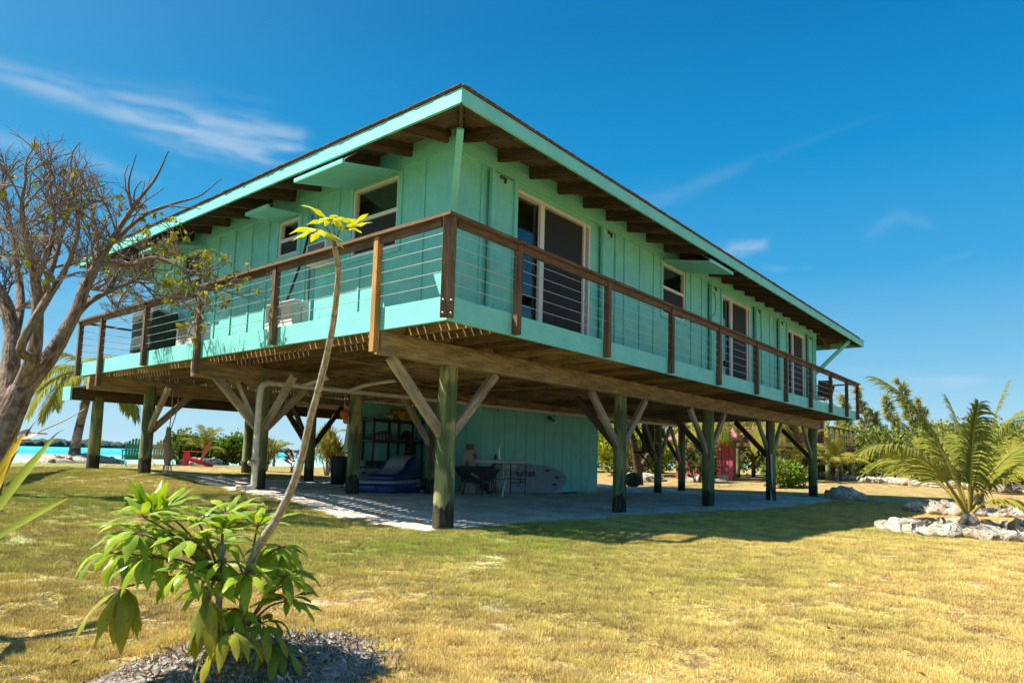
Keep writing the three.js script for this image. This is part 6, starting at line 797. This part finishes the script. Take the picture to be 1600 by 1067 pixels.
{ // hose reel shelf at the back right
  const t = thing('hose_rack', 'coiled garden hose hanging over a dark bracket at the second row of piles', 'hose', null, [16.55, 0, -6.24]); const pts = []; for (let i = 0; i < 60; i++) { const a = i * 0.42; pts.push([0.06 * Math.sin(i), 1.93 + (0.28 + 0.03 * Math.sin(i * 0.7)) * Math.sin(a), 0.28 + 0.25 * Math.cos(a) * 0.3 + 0.012 * (i % 5)].map((v, k) => (k === 0 ? v + (0.26 + 0.02 * Math.sin(i)) * Math.cos(a) : v))); } add('hose', tube(pts, 0.018, 6, 4), plain(0.24, 0.26, 0.22), t); add('bracket', merge([bx(-1.1, 0.35, 1.3, 1.36, -0.15, 0.3, 'x'), bar([-0.9, 1.3, 0], [-0.15, 0.9, 0], 0.05, 0.06), bx(-0.5, 0.3, 1.36, 2.38, -0.14, -0.08, 'y')]), M.rafter, t);
}
{ const x = 20.2, z = -9.1, t = thing('barrel_cactus', 'round dark cactus on the lawn behind the second pile', 'cactus', null, [x, surf(x, z), z]); const g = new THREE.SphereGeometry(0.34, 36, 16), p = g.attributes.position; for (let i = 0; i < p.count; i++) { const a = Math.atan2(p.getZ(i), p.getX(i)), k = 1 + 0.1 * Math.cos(a * 12); p.setXYZ(i, p.getX(i) * k, p.getY(i) * 0.95 + 0.3, p.getZ(i) * k); } g.computeVertexNormals(); add('body', clean(g), plain(0.05, 0.06, 0.025, 0.9), t); const sp = [], R = rng(9); for (let i = 0; i < 120; i++) { const u = R() * 1.6 - 0.6, a = R() * 6.28, q = Math.sqrt(Math.max(0, 1 - u * u)); const d = V(Math.cos(a) * q, u, Math.sin(a) * q); sp.push(tube([d.clone().multiplyScalar(0.33).add(V(0, 0.3, 0)), d.clone().multiplyScalar(0.43).add(V(0, 0.3, 0))], [0.006, 0.002], 3, 1, false)); } add('spines', merge(sp), plain(0.25, 0.2, 0.1), t).userData.kind = 'stuff'; }
{ const t = thing('standpipe', 'white water pipe and black hose beside the fourth front pile', 'pipe', null, [14.2, surf(14.2, -1.15), -1.15]); add('pipe', tube([[0, -0.05, 0], [0, 1.35, 0]], 0.03, 10, 1, false), M.pvc, t); add('hose', tube([[-0.14, 0.02, 0.1], [-0.2, 0.5, 0.06], [-0.22, 1.2, 0.03], [-0.16, 1.75, 0], [-0.2, 2.25, -0.05]], 0.022, 8, 6), M.black, t); add('chain', tube([[-0.24, 1.3, 0.02], [-0.27, 1.7, 0.02], [-0.24, 2.28, 0]], 0.03, 5, 5), M.black, t); }

// ---------------------------------------------------------------- rocks
{ const g = stone(0.62, 0.27, 0.36, 905, 5); rough(g, 0.05, 9, 7); const idxd = mergeByPos(g); const c = clean(idxd); boxUV(c, 'x'); const o = solo('boulder', c, M.rock, 'pitted grey white boulder lying on the shaded lawn beyond the last pile', 'rock'); o.position.set(16.6, surf(16.6, 0.2) + 0.15, 0.2); o.rotation.y = -0.75; o.rotation.z = 0.05; }
{ // line of white rocks along the track
  const R = rng(1501), t = thing('rock_edging', 'line of white rocks edging the gravel track in front of the shrubs', 'rock border'); for (let i = 0; i < 90; i++) { const k = i / 90, x = mix(43, 27.5, k) + (R() - 0.5) * 0.5, z = mix(-7.5, 7.5, k) + (R() - 0.5) * 0.5, s = 0.16 + 0.2 * R() * (1 + k * 0.4); const m = add('rock', stone(s * 1.2, s * 0.7, s, 1500 + (i % 12) * 9, 1), M.rock, t); m.position.set(x, ground(x, z) + s * 0.3, z); m.rotation.y = R() * 6; }
}
function heap(label, x, z, rx, h, rz, seed) { const g = mergeByPos(new THREE.SphereGeometry(1, 30, 14)); g.scale(rx, h, rz); rough(g, h * 0.5, 2.2, seed); boxUV(g, 'x'); const t = thing('rubble_mound', label, 'mound', 'pale rubble mounds', [x, ground(x, z), z]); add('heap', clean(g), M.rubble, t); const R = rng(seed); for (let i = 0; i < 26; i++) { const a = R() * 6.28, q = 0.5 + 0.5 * R(), s = 0.07 + 0.08 * R(); const m = add('stone', stone(s * 1.2, s * 0.7, s, seed + (i % 6) * 11, 1), M.rock, t); m.position.set(Math.cos(a) * q * rx, h * Math.sqrt(Math.max(0, 1 - q * q)) * 0.9 + 0.02, Math.sin(a) * q * rz); } }
heap('pale rubble mound under the leaning shore palm', 4.9, -26.8, 1.9, 0.42, 1.3, 1601); heap('rubble mound under the small yellow palm by the red chair', 8.95, -24.2, 0.9, 0.28, 0.7, 1611); heap('rubble mound at the foot of the thick palm before the pink house', 31, -10.5, 1.5, 0.35, 1.2, 1621); heap('rubble mound behind the leaning dark trunk', 26.5, -12.2, 1.6, 0.4, 1.2, 1631);
{ // leaning dark trunk seen behind the second row
  const t = thing('leaning_tree', 'dark forked tree trunk leaning behind the coiled hose', 'tree', null, [22.6, surf(22.6, -10.2), -10.2]); add('trunk', tube([[0, -0.1, 0], [-0.15, 0.8, 0.05], [-0.6, 1.9, 0.1], [-0.9, 2.7, 0.0], [-1.2, 3.6, 0.2]], [0.26, 0.2, 0.16, 0.12, 0.06], 10, 6), M.rafter, t); add('limb', tube([[-0.1, 0.6, 0.05], [0.5, 1.5, 0.3], [1.0, 2.2, 0.5], [1.6, 2.9, 0.6]], [0.13, 0.11, 0.08, 0.04], 9, 6), M.rafter, t); const R = rng(8), lv = []; for (let i = 0; i < 500; i++) { const c = R() < 0.5 ? V(-1.2, 3.6, 0.2) : V(1.6, 3.0, 0.6), p = c.add(V((R() - 0.5) * 2.2, (R() - 0.3) * 1.2, (R() - 0.5) * 2)), a = V(R() - 0.5, R() - 0.6, R() - 0.5).normalize(), s = V(R() - 0.5, R(), R() - 0.5).cross(a).normalize(), cc = mixc([0.05, 0.09, 0.012], [0.2, 0.24, 0.03], R()); lv.push(strip(p, a, 0.16, 0.05, 0.2, s, (u) => Math.sin(3.14 * clamp(u * 0.9 + 0.08)), 2, cc, cc, 0.2, 0, R)); } add('foliage', merge(lv), M.leaf, t);
}
// ---------------------------------------------------------------- pink neighbour, white roof, far island
{
  const t = thing('pink_house', 'pink neighbouring house on dark piles seen beyond the last piles', 'house', null, [38.9, 0.05, -8.1]); const pk = std({ map: rep(paintGrey(), 0.6, 0.6), color: [0.33, 0.05, 0.075], roughness: 0.7 }), dk = M.rafter; t.rotation.y = 0.0;
  function paintGrey() { return tex(128, 128, (u, v) => { const k = 0.85 + 0.3 * fbm(u * 8, v * 5, 741, 4, 8, 5); return [k, k, k]; }); }
  M.pinkTin = std({ color: [0.5, 0.16, 0.19], roughness: 0.6, map: GRIME });
  for (let i = 0; i < 8; i++) add('wall_panel', bx(-0.2 + i * 0.42, 0.2 + i * 0.42, 2.35, 4.3, 0.9 - 0.03, 0.9 + 0.012 * (i % 2), 'y'), pk, t); for (let i = 0; i < 9; i++) add('batten', bx(-0.23 + i * 0.42, -0.19 + i * 0.42, 2.36, 4.28, 0.915, 0.94, 'y'), pk, t);
  for (let i = 0; i < 14; i++) add('wall_panel', bx(-0.22, -0.18, 2.35, 4.3, 0.86 - (i + 1) * 0.6, 0.86 - i * 0.6 - 0.02, 'y'), pk, t);
  for (const [z0, z1] of [[-0.7, 0.0], [-2.9, -2.0], [-5.2, -4.2]]) { const w = add('window', bx(-0.25, -0.225, 3.1, 4.2, z0, z1, 'y'), M.screen, t); add('frame', bx(-0.262, -0.252, 3.62, 3.68, z0, z1, 'z'), M.white, w); add('frame', bx(-0.263, -0.253, 3.1, 4.2, (z0 + z1) / 2 - 0.02, (z0 + z1) / 2 + 0.02, 'y'), M.white, w); }
  add('floor', bx(-1.0, 5, 2.1, 2.34, -8, 2.4, 'x'), dk, t); const rg = new THREE.BufferGeometry(); { const c = [[-1.7, 4.28, 1.15], [3.2, 4.28, 1.15], [3.2, 4.28, -8.4], [-1.7, 4.28, -8.4]], r = [[1.1, 4.75, -1.7], [1.1, 4.75, -5.6]], p = []; const q = (...v) => { for (let i = 1; i + 1 < v.length; i++) p.push(...v[0], ...v[i], ...v[i + 1]); }; q(c[0], c[1], r[0]); q(c[1], c[2], r[1], r[0]); q(c[2], c[3], r[1]); q(c[3], c[0], r[0], r[1]); q(c[3], c[2], c[1], c[0]); rg.setAttribute('position', new THREE.Float32BufferAttribute(p, 3)); rg.computeVertexNormals(); boxUV(rg, 'x'); } add('roof', rg, dk, t);
  for (const x of [-0.8, 2, 4.7]) for (const z of [2.2, -0.6, -3.4, -6.6]) { add('pile', cyl(0.15, 0.14, 2.25, x, -0.1, z, 10), M.pile[1], t); add('knee_brace', bar([x, 1.2, z], [x, 2.1, z - 0.9], 0.1, 0.12), dk, t); add('knee_brace', bar([x, 1.2, z], [x, 2.1, z + 0.9], 0.1, 0.12), dk, t); }
  for (let i = 0; i < 6; i++) add('rail_post', bx(-1.0 + i * 1.15, -0.9 + i * 1.15, 2.34, 3.3, 2.28, 2.38, 'y'), dk, t); add('rail_cap', bx(-1.05, 5.0, 3.3, 3.36, 2.26, 2.4, 'x'), dk, t); for (let k = 0; k < 4; k++) add('rail_cable', tube([[-1, 2.55 + k * 0.19, 2.33], [4.9, 2.55 + k * 0.19, 2.33]], 0.012, 4, 1, false), M.steel, t);
  const e = thing('pink_store', 'low pink board clad store with a sloping pink tin roof, left of the pink house', 'shed', null, [32.7, 0.0, -11.65]); for (let i = 0; i < 9; i++) if (i !== 5) add('wall_panel', bx(-0.05, 0.05, 0, 2.3, -1.6 + i * 0.42, -1.6 + i * 0.42 + 0.385, 'y'), pk, e); add('doorway', bx(0.02, 0.06, 0, 2.2, 0.5, 0.9, 'y'), M.black, e); for (let i = 0; i < 14; i++) add('roof_sheet', bar([-0.7, 2.35, -2.0 + i * 0.34], [3.6, 3.35, -2.0 + i * 0.34], 0.31, 0.025 + 0.006 * (i % 2), [0, 1, 0], 0), M.pinkTin, e);
}
{ const t = thing('white_roofed_house', 'distant house with a low white hipped roof above the shrubs', 'house', null, [84, 0.3, -12.5]); add('wall', bx(-4, 4, 0, 3.1, -4, 4, 'x'), plain(0.55, 0.57, 0.58), t); const g = new THREE.ConeGeometry(7.6, 1.5, 4); g.rotateY(Math.PI / 4); g.translate(0, 3.85, 0); add('roof', clean(g), plain(0.78, 0.78, 0.78), t); for (const z of [-2.4, 0, 2.4]) { const w = add('window', bx(-4.06, -4.01, 1.2, 2.4, z - 0.5, z + 0.5, 'y'), M.screen, t); add('sill', bx(-4.1, -4.062, 1.12, 1.19, z - 0.6, z + 0.6, 'z'), M.white, w); } }
{ // low wooded islands on the horizon
  const mk = (name, label, x0, z0, x1, z1, h, n, seed) => { const R = rng(seed), parts = []; for (let i = 0; i < n; i++) { const k = i / n, x = mix(x0, x1, k), z = mix(z0, z1, k) + (R() - 0.5) * 40, e = Math.min(1, 6 * k, 6 * (1 - k)) * 0.5 + 0.5; const g = mergeByPos(new THREE.IcosahedronGeometry(1, 2)); const s = h * e * (0.6 + 0.6 * R()); g.scale(s * 1.4, s, s * 1.2); rough(g, s * 0.8, 2.2 / s, seed + i); g.translate(x, 0, z); parts.push(clean(g)); } const g = merge(parts.map((p) => { p.setAttribute('uv', new THREE.BufferAttribute(new Float32Array(p.attributes.position.count * 2), 2)); return p; })); const o = add(name, g, std({ color: [0.045, 0.062, 0.04], roughness: 1 }), scene); o.userData = { kind: 'stuff', label, category: 'woods' }; };
  mk('island_woods', 'low dark wooded shore across the water at the left', 40, -1420, 640, -1540, 11, 220, 811); mk('far_island_woods', 'thin line of far woods on the horizon under the floor', 640, -2000, 1900, -2300, 11, 140, 815);
}
renderer.render(scene, camera);
